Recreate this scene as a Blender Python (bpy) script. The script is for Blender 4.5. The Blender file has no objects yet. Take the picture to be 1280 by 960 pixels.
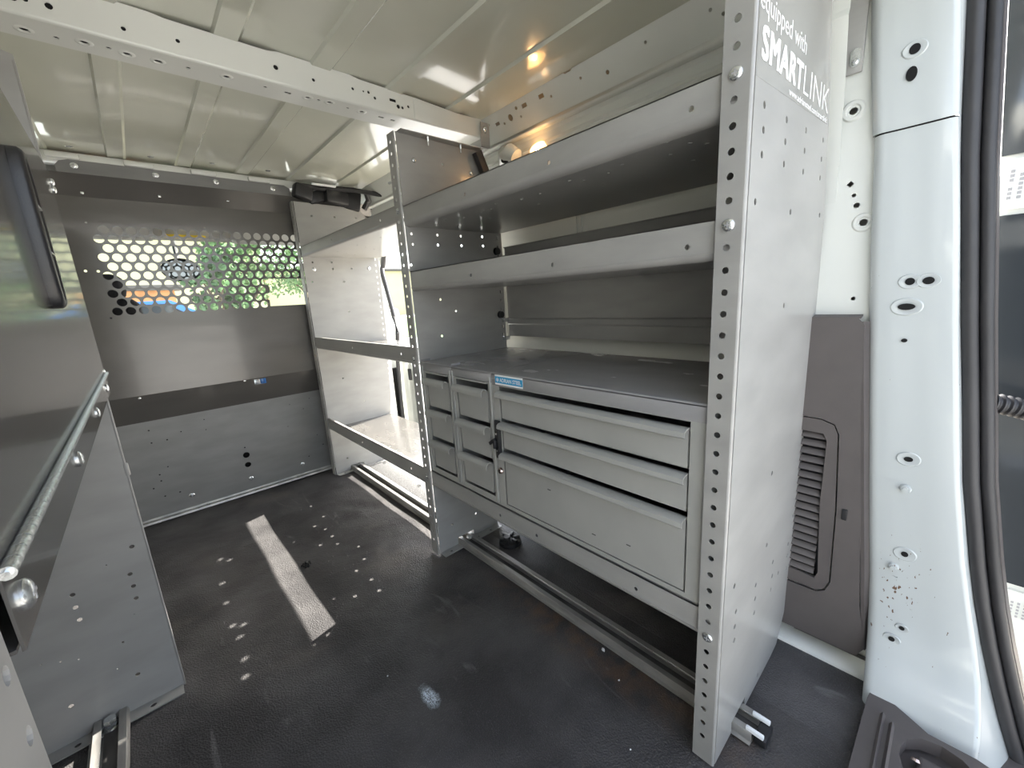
import bpy, bmesh, math, random
from mathutils import Vector, Matrix
from mathutils.geometry import delaunay_2d_cdt
random.seed(7)
PI = math.pi
SC = bpy.context.scene
COL = SC.collection

# ------------------------------------------------------------ camera
cam_d = bpy.data.cameras.new('camera')
cam_d.sensor_width = 36.0
cam_d.lens = 509.11 / 1280.0 * 36.0
cam_d.clip_start = 0.01
cam_d.clip_end = 500
cam = bpy.data.objects.new('camera', cam_d)
COL.objects.link(cam)
RT = ((0.73472218, -0.67585281, -0.05836348),
      (-0.18447992, -0.1162717, -0.97593445),
      (0.65280202, 0.72780758, -0.21010866))
cam.matrix_world = Matrix(((RT[0][0], -RT[1][0], -RT[2][0], 0.0),
                           (RT[0][1], -RT[1][1], -RT[2][1], 0.0),
                           (RT[0][2], -RT[1][2], -RT[2][2], 0.7243),
                           (0, 0, 0, 1)))
SC.camera = cam

# ------------------------------------------------------------ world, sun, exposure
SUN_DIR = Vector((1.0, 0.235, 0.83)).normalized()          # towards the sun
SKY_STRENGTH = 0.22
SUN_ENERGY = 7.3
world = bpy.data.worlds.new('world')
SC.world = world
world.use_nodes = True
wn = world.node_tree.nodes
wl = world.node_tree.links
bg = wn['Background']
sky = wn.new('ShaderNodeTexSky')
sky.sky_type = 'NISHITA'
sky.sun_disc = False
sky.sun_elevation = math.asin(SUN_DIR.z)
sky.sun_rotation = math.atan2(SUN_DIR.x, SUN_DIR.y)
sky.air_density = 1.0
sky.dust_density = 2.5
sky.ozone_density = 1.0
hsv = wn.new('ShaderNodeHueSaturation')
hsv.inputs['Saturation'].default_value = 0.55
wl.new(sky.outputs[0], hsv.inputs['Color'])
wl.new(hsv.outputs[0], bg.inputs[0])
bg.inputs[1].default_value = SKY_STRENGTH
sun_d = bpy.data.lights.new('sun', 'SUN')
sun_d.energy = SUN_ENERGY
sun_d.angle = math.radians(0.55)
sun_d.color = (1.0, 0.95, 0.86)
sun = bpy.data.objects.new('sun', sun_d)
COL.objects.link(sun)
sun.rotation_euler = SUN_DIR.to_track_quat('Z', 'Y').to_euler()
sun.location = (6, 2, 6)
SC.view_settings.view_transform = 'Standard'
SC.view_settings.look = 'None'
SC.view_settings.gamma = 1.0
SC.view_settings.use_curve_mapping = False
SC.view_settings.exposure = 2.02
SC.cycles.max_bounces = 14
SC.cycles.diffuse_bounces = 8
SC.cycles.glossy_bounces = 6
SC.cycles.transmission_bounces = 8
SC.cycles.sample_clamp_indirect = 6.0


# ------------------------------------------------------------ materials
def mat(name, color, rough=0.5, metal=0.0, coat=0.0, var=0.0, vscale=6.0, vstretch=(1, 1, 1), bump=0.0, bscale=80.0,
        color2=None, spec=0.5, emit=None, estr=0.0, rvar=0.0, bdist=0.002):
    m = bpy.data.materials.new(name)
    m.use_nodes = True
    nt = m.node_tree
    p = nt.nodes['Principled BSDF']
    p.inputs['Base Color'].default_value = (*color, 1)
    p.inputs['Roughness'].default_value = rough
    p.inputs['Metallic'].default_value = metal
    p.inputs['Coat Weight'].default_value = coat
    p.inputs['Coat Roughness'].default_value = 0.06
    p.inputs['Specular IOR Level'].default_value = spec
    tc = nt.nodes.new('ShaderNodeNewGeometry')
    mp = nt.nodes.new('ShaderNodeMapping')
    nt.links.new(tc.outputs['Position'], mp.inputs[0])
    mp.inputs['Scale'].default_value = vstretch
    if var > 0 or color2:
        n = nt.nodes.new('ShaderNodeTexNoise')
        n.inputs['Scale'].default_value = vscale
        n.inputs['Detail'].default_value = 6
        nt.links.new(mp.outputs[0], n.inputs['Vector'])
        r = nt.nodes.new('ShaderNodeValToRGB')
        c2 = color2 if color2 else tuple(min(1, c * (1 + var)) for c in color)
        c1 = color if color2 else tuple(c * (1 - var) for c in color)
        r.color_ramp.elements[0].position = 0.35
        r.color_ramp.elements[1].position = 0.68
        r.color_ramp.elements[0].color = (*c1, 1)
        r.color_ramp.elements[1].color = (*c2, 1)
        nt.links.new(n.outputs['Fac'], r.inputs[0])
        nt.links.new(r.outputs[0], p.inputs['Base Color'])
        if rvar > 0:
            mr = nt.nodes.new('ShaderNodeMapRange')
            mr.inputs['To Min'].default_value = rough - rvar
            mr.inputs['To Max'].default_value = rough + rvar
            nt.links.new(n.outputs['Fac'], mr.inputs['Value'])
            nt.links.new(mr.outputs[0], p.inputs['Roughness'])
    if bump > 0:
        b = nt.nodes.new('ShaderNodeTexNoise')
        b.inputs['Scale'].default_value = bscale
        b.inputs['Detail'].default_value = 3
        nt.links.new(mp.outputs[0], b.inputs['Vector'])
        bn = nt.nodes.new('ShaderNodeBump')
        bn.inputs['Strength'].default_value = bump
        bn.inputs['Distance'].default_value = bdist
        nt.links.new(b.outputs['Fac'], bn.inputs['Height'])
        nt.links.new(bn.outputs[0], p.inputs['Normal'])
    if emit:
        p.inputs['Emission Color'].default_value = (*emit, 1)
        p.inputs['Emission Strength'].default_value = estr
    return m


M = {}
M['steel'] = mat('grey_powder_coat', (0.335, 0.33, 0.315), 0.34, 0.0, 0.15, 0.07, 9, (1, 1, 3), 0.10, 14, rvar=0.07, bdist=0.004)
M['drawer'] = mat('drawer_grey', (0.36, 0.36, 0.34), 0.42, 0.0, 0.05, 0.05, 12, bump=0.05, bscale=60)
M['sheet'] = mat('satin_grey_sheet', (0.125, 0.12, 0.114), 0.2, 0.35, 0.3, 0.06, 5, (1, .35, 3.5), 0.16, 4.5, rvar=0.04, bdist=0.006)
M['worktop'] = mat('grey_worktop', (0.31, 0.305, 0.31), 0.26, 0.1, 0.3, 0.06, 14, (1, .4, 1), 0.08, 60, rvar=0.06)
M['bulk'] = mat('dull_grey_partition', (0.20, 0.20, 0.20), 0.42, 0.1, 0.1, 0.08, 9, (1, 1, 3), 0.1, 14, rvar=.05)
M['shelf_top'] = mat('worn_dimmed_shelf_top', (0.108, 0.103, 0.095), 0.26, 0.1, 0.3, 0.10, 18, (1, .4, 1), 0.1, 60, rvar=0.1)  # worn paint, also darkened to hold down the direct sun on it
M['white'] = mat('white_body_paint', (0.70, 0.715, 0.68), 0.22, 0.0, 0.5, 0.02, 3)
M['ceil'] = mat('grey_primer_gloss', (0.61, 0.62, 0.53), 0.18, 0.0, 0.75, 0.05, 3, bump=0.10, bscale=5, bdist=0.004)
M['black'] = mat('black_plastic', (0.018, 0.018, 0.02), 0.38, bump=0.1, bscale=500)
M['dark'] = mat('dark_cavity', (0.01, 0.01, 0.01), 0.8)
M['trim'] = mat('charcoal_trim_plastic', (0.10, 0.088, 0.085), 0.55, var=0.06, vscale=20, bump=0.25, bscale=900, bdist=0.0005)
M['rubber'] = mat('seal_rubber', (0.035, 0.034, 0.036), 0.5, var=0.35, vscale=14, vstretch=(1, 1, .3), bump=0.1, bscale=300, bdist=0.0005)
M['zinc'] = mat('zinc_screw', (0.72, 0.74, 0.74), 0.25, 0.9, bump=0.2, bscale=200)
M['rail'] = mat('worn_aluminium_channel', (0.42, 0.41, 0.39), 0.42, 0.6, var=0.25, vscale=25, vstretch=(1, .3, 1), bump=0.2, bscale=120, rvar=.1)
M['groove'] = mat('dark_groove', (0.10, 0.095, 0.09), 0.6, 0.2, var=0.5, vscale=30, vstretch=(1, .3, 1))
M['hole'] = mat('black_opening', (0.004, 0.004, 0.004), 0.9)
M['text'] = mat('white_lettering', (0.85, 0.85, 0.84), 0.5)
M['sticker'] = mat('grey_decal_film', (0.30, 0.295, 0.275), 0.25, 0, 0.3)
M['blue'] = mat('blue_label', (0.005, 0.32, 0.62), 0.3)
M['labelwhite'] = mat('white_label', (0.85, 0.87, 0.88), 0.4)
M['labelink'] = mat('grey_label_ink', (0.35, 0.35, 0.36), 0.5)
M['copper'] = mat('lock_metal', (0.62, 0.5, 0.45), 0.2, 1.0)
M['step'] = mat('speckled_step_tread', (0.085, 0.085, 0.085), 0.7, var=0.6, vscale=260, bump=0.5, bscale=300)
M['lamp'] = mat('warm_lamp_lens', (1.0, 0.6, 0.25), 0.3, emit=(1.0, 0.50, 0.16), estr=2.0)
M['bulb'] = mat('warm_bulb', (1.0, 0.8, 0.5), 0.3, emit=(1.0, 0.72, 0.38), estr=14.0)
M['gravel'] = mat('pale_gravel', (0.46, 0.42, 0.36), 0.9, var=0.35, vscale=30, bump=0.6, bscale=40, bdist=0.02)
M['grass'] = mat('lawn_green', (0.10, 0.17, 0.05), 0.9, var=0.3, vscale=8)
M['asphalt'] = mat('asphalt_grey', (0.36, 0.355, 0.34), 0.9, var=0.15, vscale=2)
M['stucco'] = mat('pale_yellow_stucco', (0.60, 0.55, 0.34), 0.9, var=0.04, vscale=1)
M['brick'] = mat('orange_brick', (0.60, 0.28, 0.12), 0.85, var=0.2, vscale=3)
M['roofing'] = mat('dark_roofing', (0.12, 0.11, 0.10), 0.8)
M['leaf'] = mat('leaf_green', (0.16, 0.26, 0.11), 0.8, var=0.4, vscale=3)
M['bark'] = mat('brown_bark', (0.14, 0.10, 0.07), 0.9, var=0.3, vscale=20, bump=.4, bscale=60)
M['carblue'] = mat('blue_car_paint', (0.05, 0.22, 0.62), 0.2, 0, 0.8)
M['carlight'] = mat('pale_blue_car_paint', (0.42, 0.58, 0.68), 0.2, 0, 0.8)
M['liner'] = mat('grey_headliner_cloth', (0.46, 0.45, 0.42), 0.9, bump=.2, bscale=400)
M['yellow'] = mat('yellow_warning_label', (0.85, 0.60, 0.02), 0.5)
M['fabric'] = mat('black_seat_fabric', (0.012, 0.012, 0.014), 0.9, bump=.3, bscale=300)
M['mirror'] = mat('mirror_glass', (0.22, 0.23, 0.24), 0.03, 1.0)
M['tint'] = mat('tinted_door_glass', (0.035, 0.04, 0.045), 0.06, 0, 0.6)


def glass_mat():
    m = bpy.data.materials.new('clear_glass')
    m.use_nodes = True
    nt = m.node_tree
    nt.nodes.clear()
    out = nt.nodes.new('ShaderNodeOutputMaterial')
    mix = nt.nodes.new('ShaderNodeMixShader')
    t = nt.nodes.new('ShaderNodeBsdfTransparent')
    t.inputs[0].default_value = (0.90, 0.95, 0.92, 1)
    g = nt.nodes.new('ShaderNodeBsdfGlossy')
    g.inputs['Roughness'].default_value = 0.02
    lw = nt.nodes.new('ShaderNodeLayerWeight')
    lw.inputs[0].default_value = 0.5
    pw = nt.nodes.new('ShaderNodeMath')
    pw.operation = 'POWER'
    pw.inputs[1].default_value = 5.0
    nt.links.new(lw.outputs['Facing'], pw.inputs[0])
    f = nt.nodes.new('ShaderNodeMath')
    f.operation = 'MULTIPLY_ADD'
    f.inputs[1].default_value = 0.9
    f.inputs[2].default_value = 0.05
    nt.links.new(pw.outputs[0], f.inputs[0])
    nt.links.new(f.outputs[0], mix.inputs[0])
    nt.links.new(t.outputs[0], mix.inputs[1])
    nt.links.new(g.outputs[0], mix.inputs[2])
    nt.links.new(mix.outputs[0], out.inputs[0])
    return m


M['glass'] = glass_mat()


def floor_mat():
    m = bpy.data.materials.new('black_rubber_mat')
    m.use_nodes = True
    nt = m.node_tree
    N, L = nt.nodes, nt.links
    p = N['Principled BSDF']
    geo = N.new('ShaderNodeNewGeometry')
    pos = geo.outputs['Position']

    def noise(scale, detail=4, stretch=(1, 1, 1), dist=0.0):
        mp = N.new('ShaderNodeMapping')
        mp.inputs['Scale'].default_value = stretch
        L.new(pos, mp.inputs[0])
        n = N.new('ShaderNodeTexNoise')
        n.inputs['Scale'].default_value = scale
        n.inputs['Detail'].default_value = detail
        n.inputs['Distortion'].default_value = dist
        L.new(mp.outputs[0], n.inputs['Vector'])
        return n.outputs['Fac']

    def ramp(src, a, b, c0=(0, 0, 0, 1), c1=(1, 1, 1, 1)):
        r = N.new('ShaderNodeValToRGB')
        r.color_ramp.elements[0].position = a
        r.color_ramp.elements[1].position = b
        r.color_ramp.elements[0].color = c0
        r.color_ramp.elements[1].color = c1
        L.new(src, r.inputs[0])
        return r.outputs[0]

    def mixc(fac, c1, c2):
        x = N.new('ShaderNodeMix')
        x.data_type = 'RGBA'
        L.new(fac, x.inputs[0])
        for i, c in ((6, c1), (7, c2)):
            if isinstance(c, tuple):
                x.inputs[i].default_value = c
            else:
                L.new(c, x.inputs[i])
        return x.outputs[2]

    def mul(a, b):
        x = N.new('ShaderNodeMath')
        x.operation = 'MULTIPLY'
        for i, c in ((0, a), (1, b)):
            if isinstance(c, float):
                x.inputs[i].default_value = c
            else:
                L.new(c, x.inputs[i])
        return x.outputs[0]

    def spot(c, r, soft, stretch=(1, 1, 1), wob=0.02):
        # a stain with its own irregular outline round point c
        wn_ = N.new('ShaderNodeTexNoise')
        wn_.inputs['Scale'].default_value = 45
        L.new(pos, wn_.inputs['Vector'])
        sub = N.new('ShaderNodeVectorMath')
        sub.operation = 'SUBTRACT'
        L.new(pos, sub.inputs[0])
        sub.inputs[1].default_value = c
        sc = N.new('ShaderNodeVectorMath')
        sc.operation = 'MULTIPLY'
        L.new(sub.outputs[0], sc.inputs[0])
        sc.inputs[1].default_value = stretch
        ln = N.new('ShaderNodeVectorMath')
        ln.operation = 'LENGTH'
        L.new(sc.outputs[0], ln.inputs[0])
        ad = N.new('ShaderNodeMath')
        ad.operation = 'MULTIPLY_ADD'
        L.new(wn_.outputs['Fac'], ad.inputs[0])
        ad.inputs[1].default_value = wob
        L.new(ln.outputs['Value'], ad.inputs[2])
        mr = N.new('ShaderNodeMapRange')
        mr.inputs['From Min'].default_value = r + wob * .5
        mr.inputs['From Max'].default_value = r - soft + wob * .5
        L.new(ad.outputs[0], mr.inputs['Value'])
        return mr.outputs[0]
    base = mixc(ramp(noise(7, 6), .38, .72), (0.046, 0.044, 0.045, 1), (0.10, 0.096, 0.096, 1))
    dusty = ramp(noise(3.2, 7, (1, 1, 1), .4), .56, .74)
    base = mixc(mul(dusty, 0.75), base, (0.17, 0.15, 0.135, 1))
    base = mixc(mul(ramp(noise(700, 2), .60, .72), 0.45), base, (0.24, 0.23, 0.23, 1))
    # rusty dirt that gathers along the floor track
    rust = spot((0.585, 0.45, 0), 0.40, 0.30, (5.5, 1, 1), .06)
    base = mixc(mul(mul(rust, ramp(noise(28, 5), .38, .66)), .62), base, (0.17, 0.095, 0.05, 1))
    scuff = ramp(noise(5, 8, (4, .8, 1), 1.2), .66, .73)
    base = mixc(mul(scuff, 0.6), base, (0.17, 0.165, 0.165, 1))
    mark = spot((0.278, 0.596, 0), 0.021, 0.014, (1.25, .62, 1), .022)
    grain = ramp(noise(420, 2), .36, .60)
    base = mixc(mul(mark, grain), base, (0.70, 0.78, 0.86, 1))
    L.new(base, p.inputs['Base Color'])
    p.inputs['Specular IOR Level'].default_value = 0.32
    rr = N.new('ShaderNodeMapRange')
    rr.inputs['To Min'].default_value = 0.28
    rr.inputs['To Max'].default_value = 0.62
    L.new(noise(6, 6, (1, 1, 1), .5), rr.inputs['Value'])
    L.new(rr.outputs[0], p.inputs['Roughness'])
    vor = N.new('ShaderNodeTexVoronoi')
    vor.inputs['Scale'].default_value = 330
    L.new(pos, vor.inputs['Vector'])
    b1 = N.new('ShaderNodeBump')
    b1.inputs['Strength'].default_value = 0.9
    b1.inputs['Distance'].default_value = 0.0012
    L.new(vor.outputs['Distance'], b1.inputs['Height'])
    b2 = N.new('ShaderNodeBump')
    b2.inputs['Strength'].default_value = 0.5
    b2.inputs['Distance'].default_value = 0.012
    L.new(noise(9, 3), b2.inputs['Height'])
    L.new(b1.outputs[0], b2.inputs['Normal'])
    L.new(b2.outputs[0], p.inputs['Normal'])
    return m


M['floor'] = floor_mat()


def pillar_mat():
    """dimmed white body paint with chips and rust scratches near the lower latch area"""
    m = mat('scratched_dimmed_white_paint', (0.50, 0.53, 0.53), 0.25, 0.0, 0.4)  # body paint darkened to offset the strong light at the rear opening
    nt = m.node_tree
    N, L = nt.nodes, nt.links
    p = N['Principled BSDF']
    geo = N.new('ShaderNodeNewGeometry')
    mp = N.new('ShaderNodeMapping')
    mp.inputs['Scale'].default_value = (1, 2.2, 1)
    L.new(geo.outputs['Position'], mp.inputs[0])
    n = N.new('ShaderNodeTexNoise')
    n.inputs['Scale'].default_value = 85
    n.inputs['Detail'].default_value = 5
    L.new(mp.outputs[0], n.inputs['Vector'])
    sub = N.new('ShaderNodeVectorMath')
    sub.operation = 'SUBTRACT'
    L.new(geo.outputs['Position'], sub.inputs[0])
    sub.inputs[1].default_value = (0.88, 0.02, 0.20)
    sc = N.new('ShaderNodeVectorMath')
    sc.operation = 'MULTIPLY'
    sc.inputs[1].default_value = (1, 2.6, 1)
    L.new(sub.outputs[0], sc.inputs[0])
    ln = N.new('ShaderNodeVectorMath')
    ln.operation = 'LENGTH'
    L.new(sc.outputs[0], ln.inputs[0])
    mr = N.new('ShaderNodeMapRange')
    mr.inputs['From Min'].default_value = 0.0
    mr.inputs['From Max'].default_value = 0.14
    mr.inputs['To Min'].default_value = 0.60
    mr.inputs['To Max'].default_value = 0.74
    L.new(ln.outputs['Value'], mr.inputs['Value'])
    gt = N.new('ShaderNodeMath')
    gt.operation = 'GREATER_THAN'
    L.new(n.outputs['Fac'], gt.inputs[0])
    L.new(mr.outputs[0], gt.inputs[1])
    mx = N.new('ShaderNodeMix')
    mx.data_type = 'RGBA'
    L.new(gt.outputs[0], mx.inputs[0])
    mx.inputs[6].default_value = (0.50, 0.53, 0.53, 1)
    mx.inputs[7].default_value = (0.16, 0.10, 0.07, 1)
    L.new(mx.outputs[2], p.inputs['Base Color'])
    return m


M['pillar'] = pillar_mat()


# ------------------------------------------------------------ mesh helpers
class B:
    def __init__(s):
        s.v, s.f, s.m = [], [], []

    def add(s, vs, fs, mi=0):
        o = len(s.v)
        s.v += [tuple(v) for v in vs]
        for f in fs:
            s.f.append(tuple(o + i for i in f))
            s.m.append(mi)

    def box(s, x0, x1, y0, y1, z0, z1, bev=0.0, mi=0, mt=None, seg=2):
        bm = bmesh.new()
        bmesh.ops.create_cube(bm, size=1)
        for v in bm.verts:
            v.co = Vector((x0 + (v.co.x + .5) * (x1 - x0), y0 + (v.co.y + .5) * (y1 - y0), z0 + (v.co.z + .5) * (z1 - z0)))
        if bev > 0:
            bmesh.ops.bevel(bm, geom=bm.edges[:], offset=bev, segments=seg, profile=.5, affect='EDGES')
        if mt:
            bm.transform(mt)
        bm.verts.index_update()
        s.add([v.co for v in bm.verts], [[v.index for v in f.verts] for f in bm.faces], mi)
        bm.free()
        return s

    def tube(s, pts, r, seg=10, mi=0, caps=True, up=Vector((0, 0, 1))):
        pts = [Vector(p) for p in pts]
        n = len(pts)
        rs = r if isinstance(r, (list, tuple)) else [r] * n
        vs, fs = [], []
        for i, p in enumerate(pts):
            d = (pts[min(i + 1, n - 1)] - pts[max(i - 1, 0)]).normalized()
            a = d.cross(up)
            if a.length < 1e-3:
                a = d.cross(Vector((1, 0, 0)))
            a.normalize()
            b = a.cross(d).normalized()
            for k in range(seg):
                t = 2 * PI * k / seg
                vs.append(p + rs[i] * (math.cos(t) * a + math.sin(t) * b))
        for i in range(n - 1):
            for k in range(seg):
                k2 = (k + 1) % seg
                fs.append((i * seg + k, i * seg + k2, (i + 1) * seg + k2, (i + 1) * seg + k))
        if caps:
            fs.append(tuple(range(seg))[::-1])
            fs.append(tuple((n - 1) * seg + k for k in range(seg)))
        s.add(vs, fs, mi)
        return s

    def sheet(s, prof, y0, y1, t, f=None, mi=0, ends=True):
        """profile polyline (a,b) with thickness t (to its left), extruded from y0 to y1.  f(a,b,y)->xyz"""
        f = f or (lambda a, b, y: (a, y, b))
        P = [Vector((a, b)) for a, b in prof]
        n = len(P)
        off = []
        for i in range(n):
            ds = []
            if i > 0:
                ds.append((P[i] - P[i - 1]).normalized())
            if i < n - 1:
                ds.append((P[i + 1] - P[i]).normalized())
            ns = [Vector((-d.y, d.x)) for d in ds]
            nn = sum(ns, Vector((0, 0)))
            nn.normalize()
            k = 1 / max(.35, nn.dot(ns[0]))
            off.append(P[i] + nn * t * k)
        vs = []
        for y in (y0, y1):
            vs += [f(p.x, p.y, y) for p in P]
            vs += [f(p.x, p.y, y) for p in off]
        q = 2 * n
        fs = []
        for i in range(n - 1):
            fs.append((i, i + 1, q + i + 1, q + i))
            fs.append((n + i, q + n + i, q + n + i + 1, n + i + 1))
            if ends:
                fs.append((i, n + i, n + i + 1, i + 1))
                fs.append((q + i, q + i + 1, q + n + i + 1, q + n + i))
        fs.append((0, q, q + n, n))
        fs.append((n - 1, n + n - 1, q + n + n - 1, q + n - 1))
        s.add(vs, fs, mi)
        return s

    def plate(s, outline, holes, t, f, mi=0):
        """flat plate with real holes; f(a,b,c)->xyz with c in 0..t"""
        loops = [outline] + list(holes)
        pts, edges, base = [], [], []
        for lp in loops:
            o = len(pts)
            base.append(o)
            n = len(lp)
            pts += [Vector((float(a), float(b))) for a, b in lp]
            edges += [(o + i, o + (i + 1) % n) for i in range(n)]
        rv, re, rf, ov, oe, of = delaunay_2d_cdt(pts, edges, [], 0, 1e-7)
        inf = []
        for lp in holes:
            cx = sum(p[0] for p in lp) / len(lp)
            cy = sum(p[1] for p in lp) / len(lp)
            rr = max(math.hypot(p[0] - cx, p[1] - cy) for p in lp)
            inf.append((cx, cy, rr, lp))

        def pip(x, y, lp):
            c = False
            j = len(lp) - 1
            for i in range(len(lp)):
                xi, yi = lp[i]
                xj, yj = lp[j]
                if (yi > y) != (yj > y) and x < (xj - xi) * (y - yi) / (yj - yi) + xi:
                    c = not c
                j = i
            return c
        keep = []
        for fc in rf:
            x = sum(rv[i].x for i in fc) / len(fc)
            y = sum(rv[i].y for i in fc) / len(fc)
            if not pip(x, y, outline):
                continue
            ok = True
            for cx, cy, rr, lp in inf:
                if abs(x - cx) <= rr and abs(y - cy) <= rr and pip(x, y, lp):
                    ok = False
                    break
            if ok:
                keep.append(tuple(fc))
        n = len(rv)
        s.add([f(p.x, p.y, 0) for p in rv] + [f(p.x, p.y, t) for p in rv],
              keep + [tuple(n + i for i in k[::-1]) for k in keep], mi)
        for lp in loops:
            m = len(lp)
            s.add([f(a, b, 0) for a, b in lp] + [f(a, b, t) for a, b in lp],
                  [(i, (i + 1) % m, m + (i + 1) % m, m + i) for i in range(m)], mi)
        return s

    def grid(s, rows, mi=0):
        n = len(rows[0])
        vs = [p for r in rows for p in r]
        fs = [(i * n + k, i * n + k + 1, (i + 1) * n + k + 1, (i + 1) * n + k) for i in range(len(rows) - 1) for k in range(n - 1)]
        s.add(vs, fs, mi)
        return s


def circ(cx, cy, r, n=12, ry=None, rot=0.0):
    ry = ry or r
    return [(cx + r * math.cos(2 * PI * k / n + rot), cy + ry * math.sin(2 * PI * k / n + rot)) for k in range(n)]


def slot(cx, cy, w, h, n=5):
    """rounded slot, w by h"""
    r = min(w, h) / 2
    out = []
    dx, dy = w / 2 - r, h / 2 - r
    for q, (sx, sy) in enumerate(((1, 1), (-1, 1), (-1, -1), (1, -1))):
        for k in range(n):
            t = PI / 2 * q + PI / 2 * k / (n - 1)
            out.append((cx + sx * dx + r * math.cos(t), cy + sy * dy + r * math.sin(t)))
    res = []
    for p in out:
        if not res or math.hypot(p[0] - res[-1][0], p[1] - res[-1][1]) > 1e-5:
            res.append(p)
    if math.hypot(res[0][0] - res[-1][0], res[0][1] - res[-1][1]) < 1e-5:
        res.pop()
    return res


def rect(cx, cy, w, h):
    return [(cx - w / 2, cy - h / 2), (cx + w / 2, cy - h / 2), (cx + w / 2, cy + h / 2), (cx - w / 2, cy + h / 2)]


W = {}            # world location of every object (no parent is ever rotated)


def put(o, loc, parent=None):
    loc = Vector(loc)
    W[o.name] = loc
    COL.objects.link(o)
    if parent:
        o.parent = parent
        o.location = loc - W[parent.name]
    else:
        o.location = loc
    return o


def obj(name, b, m, parent=None, origin=None, angle=32, smooth=True):
    """one mesh object from a builder whose vertices are in world coordinates"""
    vs = [Vector(v) for v in b.v]
    if origin is None:
        lo = Vector([min(v[i] for v in vs) for i in range(3)])
        hi = Vector([max(v[i] for v in vs) for i in range(3)])
        origin = (lo + hi) / 2
        if parent is None:
            origin.z = lo.z
    origin = Vector(origin)
    me = bpy.data.meshes.new(name)
    me.from_pydata([v - origin for v in vs], [], b.f)
    for x in (m if isinstance(m, (list, tuple)) else [m]):
        me.materials.append(x)
    me.polygons.foreach_set('material_index', b.m)
    me.validate()
    bm = bmesh.new()
    bm.from_mesh(me)
    bmesh.ops.remove_doubles(bm, verts=bm.verts[:], dist=1e-6)
    bmesh.ops.recalc_face_normals(bm, faces=bm.faces[:])
    bm.to_mesh(me)
    bm.free()
    if smooth:
        me.polygons.foreach_set('use_smooth', [True] * len(me.polygons))
        me.set_sharp_from_angle(angle=math.radians(angle))
    return put(bpy.data.objects.new(name, me), origin, parent)


def inst(name, src, loc, parent=None, rot=None):
    o = src.copy()
    o.name = name
    o.parent = None
    put(o, loc, parent)
    if rot is not None:
        o.rotation_euler = rot
    return o


def thing(name, loc, label, cat, group=None):
    o = bpy.data.objects.new(name, None)
    o.empty_display_size = .05
    put(o, loc)
    o['label'] = label
    o['category'] = cat
    if group:
        o['group'] = group
    return o


def tag(o, label, cat, group=None):
    o['label'] = label
    o['category'] = cat
    if group:
        o['group'] = group
    return o


def struct(o):
    o['kind'] = 'structure'
    return o


def root_struct(name, loc=(0, 0, 0)):
    o = bpy.data.objects.new(name, None)
    put(o, loc)
    o['kind'] = 'structure'
    return o


def dome(r, h, seg=14, flat=0.0, cross=True):
    """pan head screw pointing along +Z, base at z=0, with a cross recess"""
    b = B()
    rings = [(r, 0), (r, h * .35), (r * .86, h * .72), (r * .6, h * .95), (r * .25, h)]
    vs, fs = [], []
    for rr, z in rings:
        vs += [(rr * math.cos(2 * PI * k / seg), rr * math.sin(2 * PI * k / seg), z) for k in range(seg)]
    for i in range(len(rings) - 1):
        for k in range(seg):
            k2 = (k + 1) % seg
            fs.append((i * seg + k, i * seg + k2, (i + 1) * seg + k2, (i + 1) * seg + k))
    fs.append(tuple((len(rings) - 1) * seg + k for k in range(seg)))
    b.add(vs, fs)
    if cross:
        w = r * .11
        b.box(-r * .5, r * .5, -w, w, h * .80, h * 1.03, mi=1)
        b.box(-w, w, -r * .5, r * .5, h * .80, h * 1.03, mi=1)
    return b


SCREWS = {}


def screw(parent, loc, axis, r=.006, h=None, name='screw'):
    """axis: '-x','-y','+x','+z','-z' direction the head points to"""
    h = h or r * .45
    key = (round(r, 4), round(h, 4))
    rot = {'-x': (0, -PI / 2, 0), '+x': (0, PI / 2, 0), '-y': (PI / 2, 0, 0), '+z': (0, 0, 0), '-z': (PI, 0, 0)}[axis]
    if key not in SCREWS:
        o = obj(name, dome(r, h), [M['zinc'], M['labelink']], None, origin=(0, 0, 0))
        COL.objects.unlink(o)
        SCREWS[key] = o.data
        bpy.data.objects.remove(o)
    o = bpy.data.objects.new(name, SCREWS[key])
    put(o, loc, parent)
    o.rotation_euler = rot
    return o


def text(body, parent, m, box, plane, name='lettering', offset=0.0, tilt=0.0, depth=0.0003, shear=0.0, spacing=1.0, bold=0.0):
    """lettering fitted to box=(a0,a1,b0,b1); plane(a,b,c)->xyz, real thin raised print"""
    cu = bpy.data.curves.new('t', 'FONT')
    cu.body = body
    cu.offset = offset
    cu.resolution_u = 3
    cu.shear = shear
    cu.space_character = spacing
    to = bpy.data.objects.new('t', cu)
    COL.objects.link(to)
    dg = bpy.context.evaluated_depsgraph_get()
    me = bpy.data.meshes.new_from_object(to.evaluated_get(dg))
    vs = [v.co.copy() for v in me.vertices]
    fs = [tuple(p.vertices) for p in me.polygons]
    bpy.data.objects.remove(to)
    bpy.data.curves.remove(cu)
    x0, x1 = min(v.x for v in vs), max(v.x for v in vs)
    y0, y1 = min(v.y for v in vs), max(v.y for v in vs)
    a0, a1, b0, b1 = box
    b = B()
    shifts = [(0, 0)] if not bold else [(p * bold, q * bold * .7) for p in (-1, -.33, .33, 1) for q in (-1, 0, 1)]
    for k, (sa, sb) in enumerate(shifts):
        out = []
        for v in vs:
            a = a0 + bold + (v.x - x0) / (x1 - x0) * (a1 - a0 - 2 * bold)
            bb = b0 + bold * .7 + (v.y - y0) / (y1 - y0) * (b1 - b0 - 1.4 * bold) + (a - a0) * tilt
            out.append(plane(a + sa, bb + sb, depth + .00004 * k))
        b.add(out, fs)
    return obj(name, b, m, parent, smooth=False)


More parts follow.
